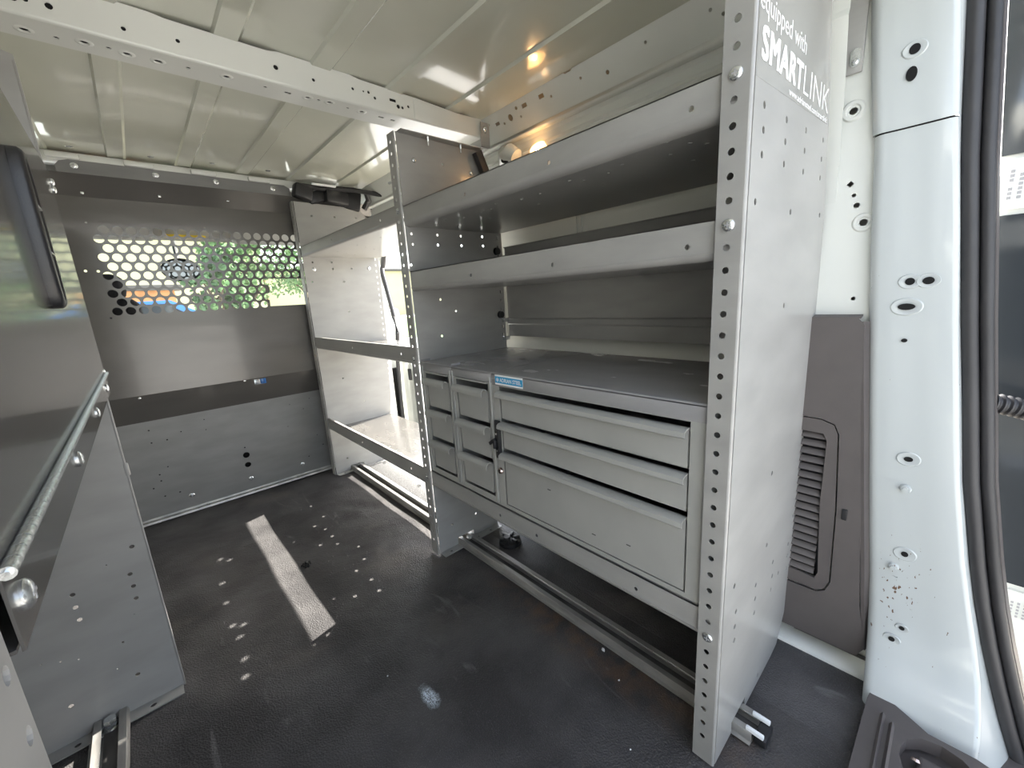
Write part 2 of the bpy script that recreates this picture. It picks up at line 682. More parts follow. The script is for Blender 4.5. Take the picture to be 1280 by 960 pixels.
def arc(cx, cy, r, a0, a1, n=5):
    return [(cx + r * math.cos(a0 + (a1 - a0) * k / n), cy + r * math.sin(a0 + (a1 - a0) * k / n)) for k in range(n + 1)]


T = 0.0016       # sheet metal gauge

# ============================================================ SETTING
# ---- floor (rubber mat over a pan)
fl = B()
nx, ny = 46, 66


def fz(x, y):
    z = 0.0012 * math.sin(x * 9 + 1.3) * math.cos(y * 6.1) + 0.001 * math.sin(x * 23 + y * 17)
    d = math.hypot(x - .46, y - 1.42)
    z += .006 * math.exp(-(d / .07) ** 2) * math.sin(x * 60 + y * 40)
    return min(z, .004) - .003


rows = []
for j in range(ny + 1):
    y = .034 + (1.93 - .034) * j / ny
    rows.append([(-.44 + (.70 + .44) * i / nx, y, fz(-.44 + 1.14 * i / nx, y)) for i in range(nx + 1)])
fl.grid(rows)
floor = struct(obj('floor', fl, M['floor'], None, origin=(0, 0, 0)))
b = B()
b.box(.699, .93, .034, 1.02, -.02, -.003, .002)
b.box(-.46, .93, .034, 1.95, -.03, -.012)
obj('side_mat', b, M['floor'], floor)
b = B()                                                   # torn flap in the mat
for k in range(9):
    a = k * .7
    c = Vector((.236 + .008 * math.cos(a) * (1 + .4 * math.sin(3 * a)), 1.20 + .011 * math.sin(a), .0))
    b.box(-.004, .004, -.0025, .0025, -.001, .0022 + .001 * (k % 3), 0, 0, Matrix.Translation(c) @ Matrix.Rotation(a, 4, 'Z') @ Matrix.Rotation(.3, 4, 'X'))
obj('torn_patch', b, M['dark'], floor)

# ---- ceiling: ribbed roof skin and a cross bow
ceiling = root_struct('ceiling', (0.25, 1.0, 1.21))


def roof_profile(x0, x1):
    pr = [(x0, 1.21)]
    xs = [.028 + .165 * k for k in range(-3, 6)]
    for x in xs:
        if x - .004 > x0 and x + .05 < x1:
            pr += [(x, 1.21), (x + .004, 1.2045), (x + .040, 1.2045), (x + .046, 1.21)]
    pr.append((x1, 1.21))
    # slight crown
    return [(x, z + .012 * (1 - ((x - .2) / .65) ** 2) - .008) for x, z in pr]


b = B()
b.sheet(roof_profile(-.44, .805), -.03, .962, .002)
obj('roof_skin', b, M['ceil'], ceiling, angle=20)
b = B()
b.sheet(roof_profile(-.44, .805), 1.02, 1.86, .002)
obj('roof_skin', b, M['ceil'], ceiling, angle=20)

BOW_FRONT = [(-.007, 1.178), (.073, 1.176), (.142, 1.181), (.292, 1.184), (.361, 1.181), (.443, 1.186), (.467, 1.187), (.478, 1.187), (.493, 1.180), (.55, 1.176), (.561, 1.176), (.577, 1.182), (-.042, 1.176), (-.03, 1.178), (-.14, 1.178), (-.25, 1.18)]
BOW_BOT = [(-.041, .998), (-.008, .998), (.023, .990), (.051, .988), (.073, .992), (.154, .986), (.211, .982), (.275, .984), (.354, .982), (.375, .980), (.397, .978), (.438, .983), (.470, .982), (.578, 1.0)]
b = B()
holes = [circ(x, z, .0032 + .0012 * (i % 3 == 0), 10) for i, (x, z) in enumerate(BOW_FRONT) if not .44 < x < .48] + \
        [circ(.443, 1.186, .003, 10), circ(.467, 1.187, .002, 8), circ(.479, 1.188, .003, 10), rect(.537, 1.186, .016, .006)]
b.plate([(-.44, 1.160), (.80, 1.160), (.80, 1.202), (.72, 1.200), (.60, 1.206), (.46, 1.2085), (.44, 1.212), (.30, 1.2125), (.28, 1.209), (.13, 1.2095), (.11, 1.212), (-.05, 1.212), (-.44, 1.205)], holes, .0016, lambda x, z, c: (x, .955 + c, z))
# lip in front at the top where the bow meets the roof skin
b.sheet(arc(.959, 1.160, .004, PI, 1.5 * PI, 4), -.44, .80, .0012, lambda a, z, x: (x, a, z))
holes = [circ(x, y, .0050 - .0015 * (i % 2), 10) for i, (x, y) in enumerate(BOW_BOT) if not 1.0 <= y]
holes += [rect(.113, .990, .015, .008), rect(.316, .984, .012, .007), rect(.518, .985, .014, .006), rect(.548, .985, .012, .006)]
b.plate([(-.44, .959), (.80, .959), (.80, 1.03), (-.44, 1.02)], holes, .0014, lambda x, y, c: (x, y, 1.156 + c))
b.box(-.44, .80, 1.019, 1.021, 1.157, 1.206)
for x, y in BOW_BOT[::2] + [(.113, .990)]:                 # pressed bosses round the holes
    if y < 1:
        b.add([(x + r * math.cos(2 * PI * k / 14), y + r * math.sin(2 * PI * k / 14), z) for r, z in ((.0115, 1.1560), (.0090, 1.1550), (.0066, 1.1550), (.0050, 1.1562)) for k in range(14)],
              [(i * 14 + k, i * 14 + (k + 1) % 14, (i + 1) * 14 + (k + 1) % 14, (i + 1) * 14 + k) for i in range(3) for k in range(14)])
b.box(.592, .80, .9535, .9552, 1.158, 1.199, .0006)        # end splice plate
obj('roof_bow', b, M['white'], ceiling, angle=30)
b = B()
b.box(-.43, .79, .9578, .9590, 1.164, 1.200)
b.box(-.43, .79, .962, 1.016, 1.1590, 1.1605)
obj('bow_dark_backing', b, M['hole'], ceiling)  # black plates added inside the bow to darken its holes
b = B()
for x0, x1 in ((-.06, .02), (.09, .14), (.26, .31), (.42, .47), (.62, .70)):   # dark blocks set into the gaps between bow and skin
    b.box(x0, x1, .962, 1.012, 1.200, 1.2065 + .003, .001)
obj('gap_block', b, M['dark'], ceiling)
for x, y in ((-.044, 1.735), (.129, 1.727), (.281, 1.707), (.44, 1.70)):
    screw(ceiling, (x, y, 1.2035), '-z', .0085, .0025)
b = B()                                                   # white header at the front, with scallops
b.box(-.44, .56, 1.800, 1.86, 1.178, 1.206, .003)
for k in range(4):
    b.box(-.10 + .165 * k, -.03 + .165 * k, 1.785, 1.81, 1.186, 1.2, .003)
obj('front_header', b, M['white'], ceiling)

# ---- right side of the body
wall_right = root_struct('wall_right', (0.9, 1.0, 0))
RAIL = [(.471, 1.186), (.351, 1.183), (.332, 1.171), (.562, 1.173), (.627, 1.185), (.716, 1.181), (.829, 1.193), (.823, 1.174), (.885, 1.177), (.940, 1.189)]
Y1 = 1.02
b = B()


def railp(y, s, c):       # sloped rail face: s runs down the slope
    return (.80 + s * .5 + c * .86, y, 1.214 - s * .86 + c * .5)


def s_of(z):
    return (1.216 - z) / .86


hl = [circ(y, s_of(z), .0042 if i in (3, 6) else .003, 10) for i, (y, z) in enumerate(RAIL)]
hl += [rect(.743, s_of(1.190), .016, .009), rect(.801, s_of(1.190), .016, .009), rect(.909, s_of(1.183), .016, .008), circ(.858, s_of(1.182), .008, 14), slot(.654, s_of(1.212) + .006, .022, .008)]
for k in range(5):
    hl.append(slot(1.10 + .15 * k, s_of(1.18), .03 if k % 2 else .012, .009))
b.plate([(.165, .0), (1.85, .0), (1.85, .078), (.165, .078)], hl, .0015, lambda y, s, c: railp(y, s, c))
b.sheet([(.785, 1.2145), (.802, 1.2145), (.806, 1.2095)], .165, 1.85, .0015)
# rolled lower edge, shallow groove and shoulder above the side panel
pr = [(.839, 1.147)] + arc(.846, 1.143, .007, PI, 1.5 * PI, 4) + [(.858, 1.136), (.862, 1.128), (.862, 1.112), (.857, 1.102), (.862, 1.085), (.876, 1.03), (.886, .96), (.893, .90)]
b.sheet(pr, .165, Y1, .0015)
pr2 = [(.839, 1.147)] + arc(.846, 1.143, .007, PI, 1.5 * PI, 4) + [(.858, 1.136), (.862, 1.112), (.878, 1.085), (.90, 1.075), (.935, 1.07)]
b.sheet(pr2, Y1, 1.85, .0015)
obj('roof_rail', b, M['white'], wall_right, angle=24)
b = B()
pr = [(.893, .902), (.902, .80), (.906, .62), (.896, .585), (.888, .575), (.884, .56), (.905, .52), (.91, -.02)]
b.sheet(pr, .165, Y1, .002)
# raised vertical swages
for y in (.27, .285, .69, .705):
    b.sheet([(.882, .97), (.889, .902), (.897, .80), (.901, .64)], y, y + .006, .004)
b.box(.893, .96, Y1 - .012, Y1 + .002, .02, 1.075, .003)          # rear edge of the side door opening
obj('side_panel', b, M['white'], wall_right, angle=24)
b = B()
b.tube([(.895, Y1 + .006, z) for z in (.03, .3, .6, .9, 1.04)] + [(.894, Y1 + .03, 1.072)], .009, 10)
obj('rubber_edge_trim', b, M['rubber'], wall_right)
b = B()
b.box(.968, .985, .165, Y1, -.05, 1.22)                          # outer skin that closes the side
b.box(.80, .985, .165, 1.86, 1.2165, 1.23)
b.box(.935, .985, Y1, 1.93, 1.06, 1.22)
b.box(.93, .985, Y1, 1.86, -.08, -.006)
b.box(-.52, 1.0, -.04, 2.42, 1.236, 1.25)
obj('outer_skin', b, M['white'], wall_right)
# little white stamped hump with a hollow underside above the upper shelf
b = B()
b.tube([(.862, .93, 1.10), (.842, .905, 1.108), (.834, .88, 1.104), (.838, .862, 1.09)], [.022, .024, .024, .02], 14)
obj('body_stamping', b, M['white'], wall_right)
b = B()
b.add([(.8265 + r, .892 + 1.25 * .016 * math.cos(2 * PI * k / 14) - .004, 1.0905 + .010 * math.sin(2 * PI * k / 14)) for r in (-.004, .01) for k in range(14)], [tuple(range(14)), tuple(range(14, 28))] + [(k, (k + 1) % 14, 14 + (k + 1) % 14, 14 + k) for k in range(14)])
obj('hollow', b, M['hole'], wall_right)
# rear inner wall between the shelving and the rear pillar
b = B()
hl = [circ(.178, 1.002, .006), circ(.154, .979, .0055), circ(.148, .87, .005, 4), circ(.142, .852, .003), circ(.137, .836, .0042), circ(.126, .808, .0055), circ(.128, .687, .0032)]
b.plate([(.09, .60), (.42, .60), (.42, 1.2), (.09, 1.2)], hl, .0015, lambda y, z, c: (.898 + c, y, z))
for y, z, r in ((.154, .979, .016), (.126, .808, .015)):
    b.add([(x, y + q * math.cos(2 * PI * k / 18), z + q * math.sin(2 * PI * k / 18)) for q, x in ((r, .8978), (r * .85, .8955), (r * .62, .8955), (r * .5, .898)) for k in range(18)],
          [(i * 18 + k, i * 18 + (k + 1) % 18, (i + 1) * 18 + (k + 1) % 18, (i + 1) * 18 + k) for i in range(3) for k in range(18)])
b.plate([(.17, -.05), (.17, 1.3), (.07, 1.3), (.04, .93), (.01, .65), (-.02, .4), (-.06, .14), (-.08, -.05)], [], .03, lambda y, z, c: (.935 + c, y, z))
obj('inner_panel', b, M['white'], wall_right)
b = B()
b.box(.8925, .897, .148, .19, 1.031, 1.19, .0015)
obj('anchor_plate', b, M['steel'], wall_right)
b = B()
b.plate(slot(.1575, 1.052, .013, .026), [circ(.1575, 1.047, .0025, 8)], .002, lambda y, z, c: (.8905 + c, y, z))
obj('anchor_slot', b, M['zinc'], wall_right)
screw(wall_right, (.8905, .1575, 1.046), '-x', .005, .003)
# white painted step along the floor edge
b = B()
b.box(.862, .91, .035, Y1, -.03, .004, .004)
obj('floor_flange', b, M['white'], wall_right)

# ---- rear pillar (curved pressed section)
levels = [(1.30, .88, .162, .072), (1.08, .88, .142, .050), (1.00, .88, .134, .041), (.932, .88, .126, .034)]
levels_low = [(.930, .882, .124, .034), (.77, .88, .113, .015), (.65, .88, .103, .002), (.52, .88, .092, -.014), (.40, .88, .081, -.029), (.275, .88, .069, -.049),
              (.20, .88, .061, -.064), (.14, .875, .055, -.077), (.09, .862, .050, -.087), (.05, .838, .046, -.092), (.025, .815, .043, -.094), (-.03, .80, .04, -.095)]


def pillar_rows(lv):
    rows = []
    for z, x, yl, yr in lv:
        r = [(x + .07, yl + .001, z), (x + .03, yl, z)]
        r += [(x + .014 - .014 * math.sin(a), yl - .014 + .014 * math.cos(a), z) for a in [PI / 2 * k / 4 for k in range(5)]]
        r += [(x + .0015, yl * .65 + yr * .35, z), (x + .001, yl * .35 + yr * .65, z)]
        r += [(x + .008 - .008 * math.cos(a), yr + .008 - .008 * math.sin(a), z) for a in [PI / 2 * k / 3 for k in range(4)]]
        r += [(x + .03, yr, z), (x + .06, yr - .002, z)]
        rows.append(r)
    return rows


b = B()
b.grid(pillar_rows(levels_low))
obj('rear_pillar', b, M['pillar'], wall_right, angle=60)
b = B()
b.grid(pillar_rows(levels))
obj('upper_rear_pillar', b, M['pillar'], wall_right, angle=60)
b = B()
fr = []
LS = [(1.20, .062), (1.077, .046), (.932, .034), (.875, .028), (.77, .016), (.651, .002), (.52, -.015), (.405, -.029), (.34, -.040), (.275, -.051), (.209, -.064), (.144, -.079), (.079, -.096), (.016, -.114), (-.047, -.134)]
for z, ys in LS:
    lv = (levels + levels_low)
    xs = .88
    yr = ys + .002
    for i in range(len(lv) - 1):
        if lv[i + 1][0] <= z <= lv[i][0] and lv[i][0] > lv[i + 1][0]:
            q = (z - lv[i + 1][0]) / (lv[i][0] - lv[i + 1][0])
            xs = lv[i + 1][1] * (1 - q) + lv[i][1] * q
            yr = lv[i + 1][3] * (1 - q) + lv[i][3] * q
    if z < -.03:
        xs, yr = .80, -.095
    fr.append([(xs + .006, yr + .001, z), (min(xs + .03, .889), (yr + ys) / 2, z), (.893, ys - .001, z), (.915, ys - .002, z)])
b.grid(fr)
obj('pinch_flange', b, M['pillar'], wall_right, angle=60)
b = B()
r0 = pillar_rows([(.9315, .8835, .1232, .036)])[0]
b.tube(r0, .0012, 6)
obj('pillar_seam', b, M['dark'], wall_right)
# pressed bosses with openings on the pillar
pil = [(.089, 1.032, .006, .0065, .014), (.089, 1.001, .006, .0095, 0), (.060, .711, .0055, .0055, .014), (.040, .711, .0065, .0055, .014), (.060, .673, .010, .005, .017),
       (.057, .621, .0037, .003, 0), (.032, .429, .0055, .004, .015), (.019, .262, .0045, .0045, .015), (.018, .104, .0042, .0042, .012), (.008, .128, .0035, .0035, .009)]
bh, bb = B(), B()


def pil_x(z):
    for i in range(len(levels_low) - 1):
        z0, x0 = levels_low[i][:2]
        z1, x1 = levels_low[i + 1][:2]
        if z1 <= z <= z0:
            return x1 + (x0 - x1) * (z - z1) / (z0 - z1)
    return .88


for y, z, ry, rz, boss in pil:
    x = pil_x(z)
    n = 16
    bh.add([(x + .0006 - .0012 * (j == 0), y + ry * math.cos(2 * PI * k / n), z + rz * math.sin(2 * PI * k / n)) for j in (0, 1) for k in range(n)],
           [tuple(range(n)), tuple(range(n, 2 * n))] + [(k, (k + 1) % n, n + (k + 1) % n, n + k) for k in range(n)])
    if boss:
        n = 20
        bb.add([(xx, y + q * (1.0 if ry < .009 else 1.15) * math.cos(2 * PI * k / n), z + q * .82 * math.sin(2 * PI * k / n)) for q, xx in ((boss, x + .0012), (boss * .9, x - .0004), (boss * .72, x - .0002), (ry * .9, x + .0008)) for k in range(n)],
               [(i * n + k, i * n + (k + 1) % n, (i + 1) * n + (k + 1) % n, (i + 1) * n + k) for i in range(3) for k in range(n)])
obj('pillar_opening', bh, M['hole'], wall_right)
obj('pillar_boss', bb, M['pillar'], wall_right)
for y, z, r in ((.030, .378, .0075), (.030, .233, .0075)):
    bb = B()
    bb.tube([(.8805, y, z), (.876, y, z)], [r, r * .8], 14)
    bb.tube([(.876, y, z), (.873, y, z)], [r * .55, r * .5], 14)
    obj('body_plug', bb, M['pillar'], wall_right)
bb = B()                                                  # cracked paint line down the pillar
bb.tube([(.8815, .0585 - .02 * t - .0012 * math.sin(t * 23), .42 - .24 * t) for t in [k / 16 for k in range(17)]], .0006, 5)
for zz in (.215, .18):
    bb.tube([(.8815, .041 - .003 * k, zz + .0008 * math.sin(k * 2)) for k in range(7)], .0006, 5)
obj('paint_crack', bb, M['dark'], wall_right)

# ---- B pillar and front edge of the side door opening, seen past the far shelves
b = B()
b.box(.60, .868, 1.822, 1.837, -.02, 1.10, .003)  # filler added behind the far end panel to stop a sun leak
b.box(.70, .898, 1.925, 1.945, -.02, 1.08, .003)
b.box(.903, .957, 1.957, 2.03, -.05, 1.12, .008)
obj('door_pillar_and_sun_filler', b, M['white'], wall_right)
b = B()
b.plate([(1.80, -.05), (1.96, -.05), (1.96, .50), (1.93, .53), (1.895, .52), (1.862, .46), (1.845, .36)], [], .02, lambda y, z, c: (.990 + c, y, z))
obj('striker_panel', b, M['white'], wall_right)
b = B()
b.tube([(.94, 1.93, .0), (.94, 1.92, .2), (.94, 1.90, .45), (.94, 1.868, .58), (.94, 1.887, .66), (.94, 1.93, .80), (.94, 1.972, .92), (.94, 1.99, 1.05)], .010, 10)
obj('door_opening_seal', b, M['rubber'], wall_right)
b = B()
b.tube([(.97, 1.75, 1.07), (.965, 1.88, 1.045), (.955, 1.93, .98), (.95, 1.96, .90)], .012, 10)
obj('upper_door_seal', b, M['rubber'], wall_right)
b = B()
b.box(.978, .991, 1.862, 1.885, .335, .395, .005)
obj('door_striker', b, M['black'], wall_right)

# ---- step and threshold in the side door opening
t1 = root_struct('trim_1', (.8, 1.4, 0))
b = B()
b.box(.672, .772, 1.02, 1.80, -.02, -.001, .001)
obj('step_tread', b, M['step'], t1)
b = B()
b.box(.788, .93, 1.02, 1.84, -.06, .002, .003)
b.box(.658, .668, 1.02, 1.82, -.02, .001, .002)
obj('door_sill', b, M['white'], t1)

# ---- left side of the body (behind the left cabinet)
b = B()
b.box(-.50, -.45, -.05, 1.95, -.05, 1.22, .004)
b.box(-.46, -.44, -.05, 1.9, .30, .34, .004)
b.box(-.46, -.44, -.05, 1.9, 1.05, 1.20, .004)
struct(obj('wall_left', b, M['white'], None))

# ---- underbody and cab shell
cab = root_struct('cab_shell', (.25, 2.4, 0))
b = B()
b.box(-.50, .985, -.02, 3.1, -.12, -.04)
obj('cab_floor', b, M['dark'], cab)
b = B()
b.box(-.46, .96, 1.87, 2.36, 1.16, 1.20, .01)
obj('headliner', b, M['liner'], cab)
b = B()
b.box(-.52, 1.0, 1.86, 2.40, 1.215, 1.24, .01)
b.box(-.52, -.46, 1.92, 3.05, -.1, .70, .02)
b.box(.965, 1.03, 1.985, 3.05, -.1, .70, .02)
for x in (-.49, .99):
    b.tube([(x, 2.36, 1.20), (x, 2.9, .74)], .03, 8)
b.box(-.5, -.46, 1.86, 1.92, 0, 1.2, .01)
obj('cab_body', b, M['white'], cab)
b = B()
b.box(-.46, .97, 2.62, 3.05, .30, .70, .04, seg=3)
b.box(-.10, .20, 2.55, 2.7, .62, .73, .03, seg=3)
obj('dashboard', b, M['trim'], cab)
b = B()
b.add([(-.49, 2.98, .70), (.99, 2.98, .70), (.95, 2.37, 1.17), (-.45, 2.37, 1.17)], [(0, 1, 2, 3)])
win = struct(obj('window_1', b, M['glass'], None))
b = B()
b.box(-.46, .96, 2.355, 2.40, 1.055, 1.095, .004, mt=None)
b.box(-.47, .97, 2.36, 2.39, 1.09, 1.20, .004)
obj('header_band', b, M['black'], win)

b = B()
b.box(-.44, .96, 1.935, 1.955, -.04, .40)
obj('added_dark_backing', b, M['dark'], cab)  # unseen sheet added so the lower partition holes look dark
# hood outside the windscreen
b = B()
b.box(-.48, .98, 3.0, 3.7, .45, .66, .05, seg=3)
obj('hood', b, M['white'], cab)

# ---- rear door, swung open outside the right pillar
door = root_struct('door_1', (1.0, -.3, 0))
b = B()
b.plate([(-.160, .14), (-.72, .14), (-.72, 1.30), (.020, 1.30), (.008, 1.10), (-.012, .88), (-.052, .50), (-.088, .20), (-.125, .03), (-.150, .04)],
        [[(-.034, .795), (-.098, .212), (-.68, .212), (-.68, .795)], [(-.0, 1.22), (-.026, .893), (-.68, .893), (-.68, 1.22)]], .035, lambda y, z, c: (1.0 + c, y, z))
obj('door_frame', b, M['white'], door)
b = B()
b.plate([(-.012, .800), (-.085, .207), (-.69, .207), (-.69, .800)], [], .004, lambda y, z, c: (.995 + c, y, z))
obj('lower_glass', b, M['tint'], door)
b = B()
b.plate([(.022, 1.25), (-.012, .885), (-.69, .885), (-.69, 1.25)], [], .004, lambda y, z, c: (.995 + c, y, z))
obj('upper_glass', b, M['tint'], door)
b = B()
b.plate([(-.088, .196), (-.70, .196), (-.70, .15), (-.20, .15), (-.10, .10)], [], .004, lambda y, z, c: (.994 + c, y, z))
obj('lower_panel', b, M['white'], door)
b = B()
b.box(.9935, .996, -.30, -.014, .808, .878, .001)
lab = obj('door_label', b, M['labelwhite'], door)
b = B()
for k in range(3):
    for j in range(7):
        if (j * 3 + k * 5) % 7 == 2:
            continue
        y = -.026 - .0095 * k
        b.box(.9926, .9934, y - .0022, y + .0022, .822 + j * .0062, .8262 + j * .0062)
obj('label_print', b, M['labelink'], lab)
b = B()
for k in range(3):
    for j in range(5):
        y = -.112 - .007 * k
        b.box(.9930, .9941, y - .0015, y + .0015, .150 + j * .006, .1535 + j * .006)
obj('label_print', b, M['labelink'], door)
b = B()
pts = []
for k in range(60):
    t = k / 59
    pts.append((.93 + .045 * t, -.045 - .11 * t, .525 - .02 * t - .03 * t * t))
b.tube(pts, [.0125 + .0028 * (k % 4 < 2) for k in range(60)], 14)
hose = obj('cable_boot', b, M['rubber'], door)

# ---- the other rear door, swung open on the left, outside the frame
door2 = root_struct('door_2', (-.53, -.3, 0))
b = B()
b.plate([(.0, -.02), (-.72, -.02), (-.72, 1.30), (.0, 1.30)], [rect(-.365, .50, .60, .60), rect(-.365, 1.05, .60, .32)], .035, lambda y, z, c: (-.55 + c, y, z))
obj('door_frame', b, M['white'], door2)
b = B()
b.box(-.540, -.53, -.69, -.04, .19, .81)
obj('lower_glass', b, M['tint'], door2)
b = B()
b.box(-.540, -.53, -.69, -.04, .88, 1.22)
obj('upper_glass', b, M['tint'], door2)

# ---- rear door opening seal: two ribs round the frame
seal = thing('door_seal', (.9, -.02, 0), 'black double-ribbed rubber seal around the rear door opening at right', 'seal')
L1 = [(1.20, .062), (1.077, .046), (.875, .028), (.651, .002), (.405, -.029), (.34, -.040), (.275, -.051), (.209, -.064), (.144, -.079), (.079, -.096), (.016, -.114), (-.047, -.134)]


def rib(off, r, dx=0.0):
    return [(.897 + dx, y - off, z) for z, y in L1], r


pts, r = rib(.0095, .0095)
b = B()
b.tube(pts, r, 14)
obj('seal_rib', b, M['rubber'], seal, angle=80)
pts, r = rib(.0265, .0075, .003)
b = B()
b.tube(pts, r, 14)
obj('seal_rib', b, M['rubber'], seal, angle=80)
b = B()
b.grid([[(.905, y + .002, z), (.906, y - .035, z), (.93, y - .038, z)] for z, y in L1])
obj('seal_base', b, M['trim'], seal)

# ============================================================ HELPERS FOR SHELVING
PITCH = .02575
FH = [.997 - PITCH * k for k in range(-4, 38)]      # flange hole heights


def end_panel(parent, y, outline, holes, fh=True, botflange=True, topflange=False, flip=False, x0=.53, fw=.032, name='end_panel', top=1.12, backcol=None, m='steel', colmin=.08):
    """pressed side panel: web in the XZ plane facing -Y, front flange turned to +Y, bottom flange to -Y"""
    b = B()
    hs = [circ(x, z, r, 8) for x, z, r in holes]
    if backcol:
        hs += [rect(backcol, z, .006, .009) for z in FH if colmin < z < 1.0]
    b.plate(outline, hs, T, lambda x, z, c: (x, y + c, z))
    ztop = top
    fhs = [circ(y + .0185, z, .0041, 10) for z in FH if .02 < z < ztop - .015]
    b.plate([(y + .003, outline[0][1] + .0), (y + fw, outline[0][1] + .0), (y + fw, ztop), (y + .003, ztop)], fhs, T, lambda yy, z, c: (x0 - .0035 + c, yy, z))
    b.sheet(arc(x0 + .0, y + .0035, .0035, PI, 1.5 * PI, 4), outline[0][1], ztop, .0014, lambda a, q, z: (a, q, z))
    if botflange:
        xs = [p[0] for p in outline if p[1] < outline[0][1] + .004]
        b.plate([(min(xs) + .002, y - .026), (max(xs), y - .026), (max(xs), y), (min(xs) + .002, y)], [circ(x, y - .014, .0045, 10) for x in [min(xs) + .03 + .05 * k for k in range(5)] if x < max(xs) - .02], .002, lambda x, yy, c: (x, yy, outline[0][1] + c))
    if topflange:
        b.plate([(x0 + .006, y - .022), (x0 + .26, y - .022), (x0 + .26, y), (x0 + .006, y)], [circ(x0 + .07, y - .012, .003, 8)], .002, lambda x, yy, c: (x, yy, ztop - .002 + c))
    return obj(name, b, M[m], parent, angle=25)


def tray(parent, y0, y1, zb, zt, x0=.532, x1=.842, holes=(), lipholes=(), rear=.0, r=.008, name='shelf', topm='steel', hem=True):
    b = B()
    fr = [circ(y, z, .0035, 8) for y, z in lipholes]
    b.plate([(y0, zb + r), (y1, zb + r), (y1, zt), (y0, zt)], fr, T, lambda y, z, c: (x0 + c, y, z))
    b.sheet(arc(x0 + r, zb + r, r, PI, 1.5 * PI, 5), y0, y1, -T)
    hs = [circ(x, y, rr, 8) for x, y, rr in holes]
    b.plate([(x0 + r, y0), (x1, y0), (x1, y1), (x0 + r, y1)], hs, T, lambda x, y, c: (x, y, zb + c), mi=1 if topm != 'steel' else 0)
    if hem:
        b.sheet([(x0, zt), (x0 + .010, zt), (x0 + .010, zt - .006)], y0, y1, -T)
    if rear:
        b.sheet([(x1, zb), (x1, zb + rear), (x1 - .008, zb + rear)], y0, y1, T)
    return obj(name, b, [M['steel'], M[topm]], parent, angle=25)


# ============================================================ NEAR RIGHT SHELVING UNIT
unit1 = thing('shelving_unit', (.68, .56, 0), 'grey steel shelving unit with two lipped shelves above the drawers, beside the white rear pillar', 'shelving')
AFACE = [(.566, .918), (.650, .921), (.740, .927), (.838, .933), (.568, .893), (.651, .896), (.741, .901), (.839, .906), (.568, .867), (.652, .870), (.743, .874), (.841, .879), (.556, .815), (.697, .816), (.860, .825),
         (.702, .688), (.711, .421), (.874, .275), (.714, .290), (.858, .221), (.859, .195), (.760, .233), (.763, .203), (.802, .188), (.862, .165), (.762, .175), (.569, .295), (.670, .238), (.672, .211), (.673, .183),
         (.583, .243), (.582, .217), (.584, .191), (.723, .017)]
# outline starts bottom front, notched over the floor track
outA = [(.533, .0), (.598, .0), (.598, .022), (.658, .022), (.658, .0), (.80, .0), (.836, .004), (.872, .05), (.894, .095), (.903, .30), (.906, .55), (.906, .65), (.890, .83), (.862, .965), (.838, 1.05), (.812, 1.15), (.533, 1.15)]
pA = end_panel(unit1, .178, outA, [(x, z, .0042) for x, z in AFACE], top=1.15, botflange=False)
b = B()
b.plate([(.66, .182), (.80, .182), (.80, .205), (.66, .205)], [circ(.70, .193, .004, 8)], .002, lambda x, y, c: (x, y, .002 + c))
obj('foot_flange', b, M['steel'], unit1)
for z in (.945, .790, .225):
    screw(pA, (.5262, .1955, z), '-x', .0072, .0035)
BFACE = [(.548, .891), (.549, .866), (.538, .816), (.624, .892), (.623, .867), (.699, .893), (.699, .868), (.774, .895), (.775, .870), (.548, .917), (.624, .917), (.697, .917), (.775, .919), (.699, .942), (.776, .942),
         (.662, .694), (.615, .727), (.609, .630), (.659, 1.067), (.583, .073), (.671, .071), (.726, .488)]
outB = [(.533, .0), (.598, .0), (.598, .022), (.658, .022), (.658, .0), (.752, .0), (.785, .06), (.812, .25), (.842, .56), (.846, .93), (.842, 1.02), (.808, 1.08), (.792, 1.12), (.533, 1.12)]
pB = end_panel(unit1, .952, outB, [(x, z, .0036) for x, z in BFACE], backcol=.830, topflange=True, colmin=.6)
for z in (.856, .672):
    b = B()
    b.tube([(.822, .951, z), (.822, .943, z)], [.0115, .010], 14)
    obj('rubber_plug', b, M['black'], pB)
for x, z in ((.575, 1.063), (.749, 1.058)):
    screw(pB, (x, .9515, z), '-y', .006, .004)
for x in (.612, .71):
    b = B()
    b.tube([(x, .938, 1.118), (x, .938, 1.108)], [.004, .003], 8)
    b.tube([(x, .938, 1.109), (x, .938, 1.098)], .0018, 8)
    obj('bolt', b, M['zinc'], pB)
for z in (.945, .578, .240):
    screw(pB, (.5262, .969, z), '-x', .0065, .003)
S1H = [(.549, .284, .0035), (.581, .269, .0035), (.602, .256, .0035), (.602, .307, .0035), (.580, .371, .0032), (.599, .407, .0035), (.578, .470, .0032), (.598, .456, .0032), (.597, .556, .0032), (.597, .605, .0032),
       (.578, .66, .0032), (.60, .70, .0032), (.66, .30, .0032), (.66, .46, .0032), (.66, .62, .0032), (.66, .78, .0032), (.60, .80, .0032), (.578, .84, .0032)]
LIPH = [.246, .474, .701]
s1 = tray(unit1, .1815, .951, .9075, .954, holes=S1H, lipholes=[(.246, .929), (.474, .929), (.701, .929)], rear=.036, r=.013)
s2 = tray(unit1, .1815, .951, .7535, .800, holes=[(.60 + .05 * (k % 3), .25 + .08 * k, .003) for k in range(9)], lipholes=[(y, .772) for y in LIPH], rear=.02)
s3 = tray(unit1, .1815, .951, .2165, .263, holes=[], lipholes=[(.315, .236), (.545, .236), (.66, .238)], name='base_shelf')
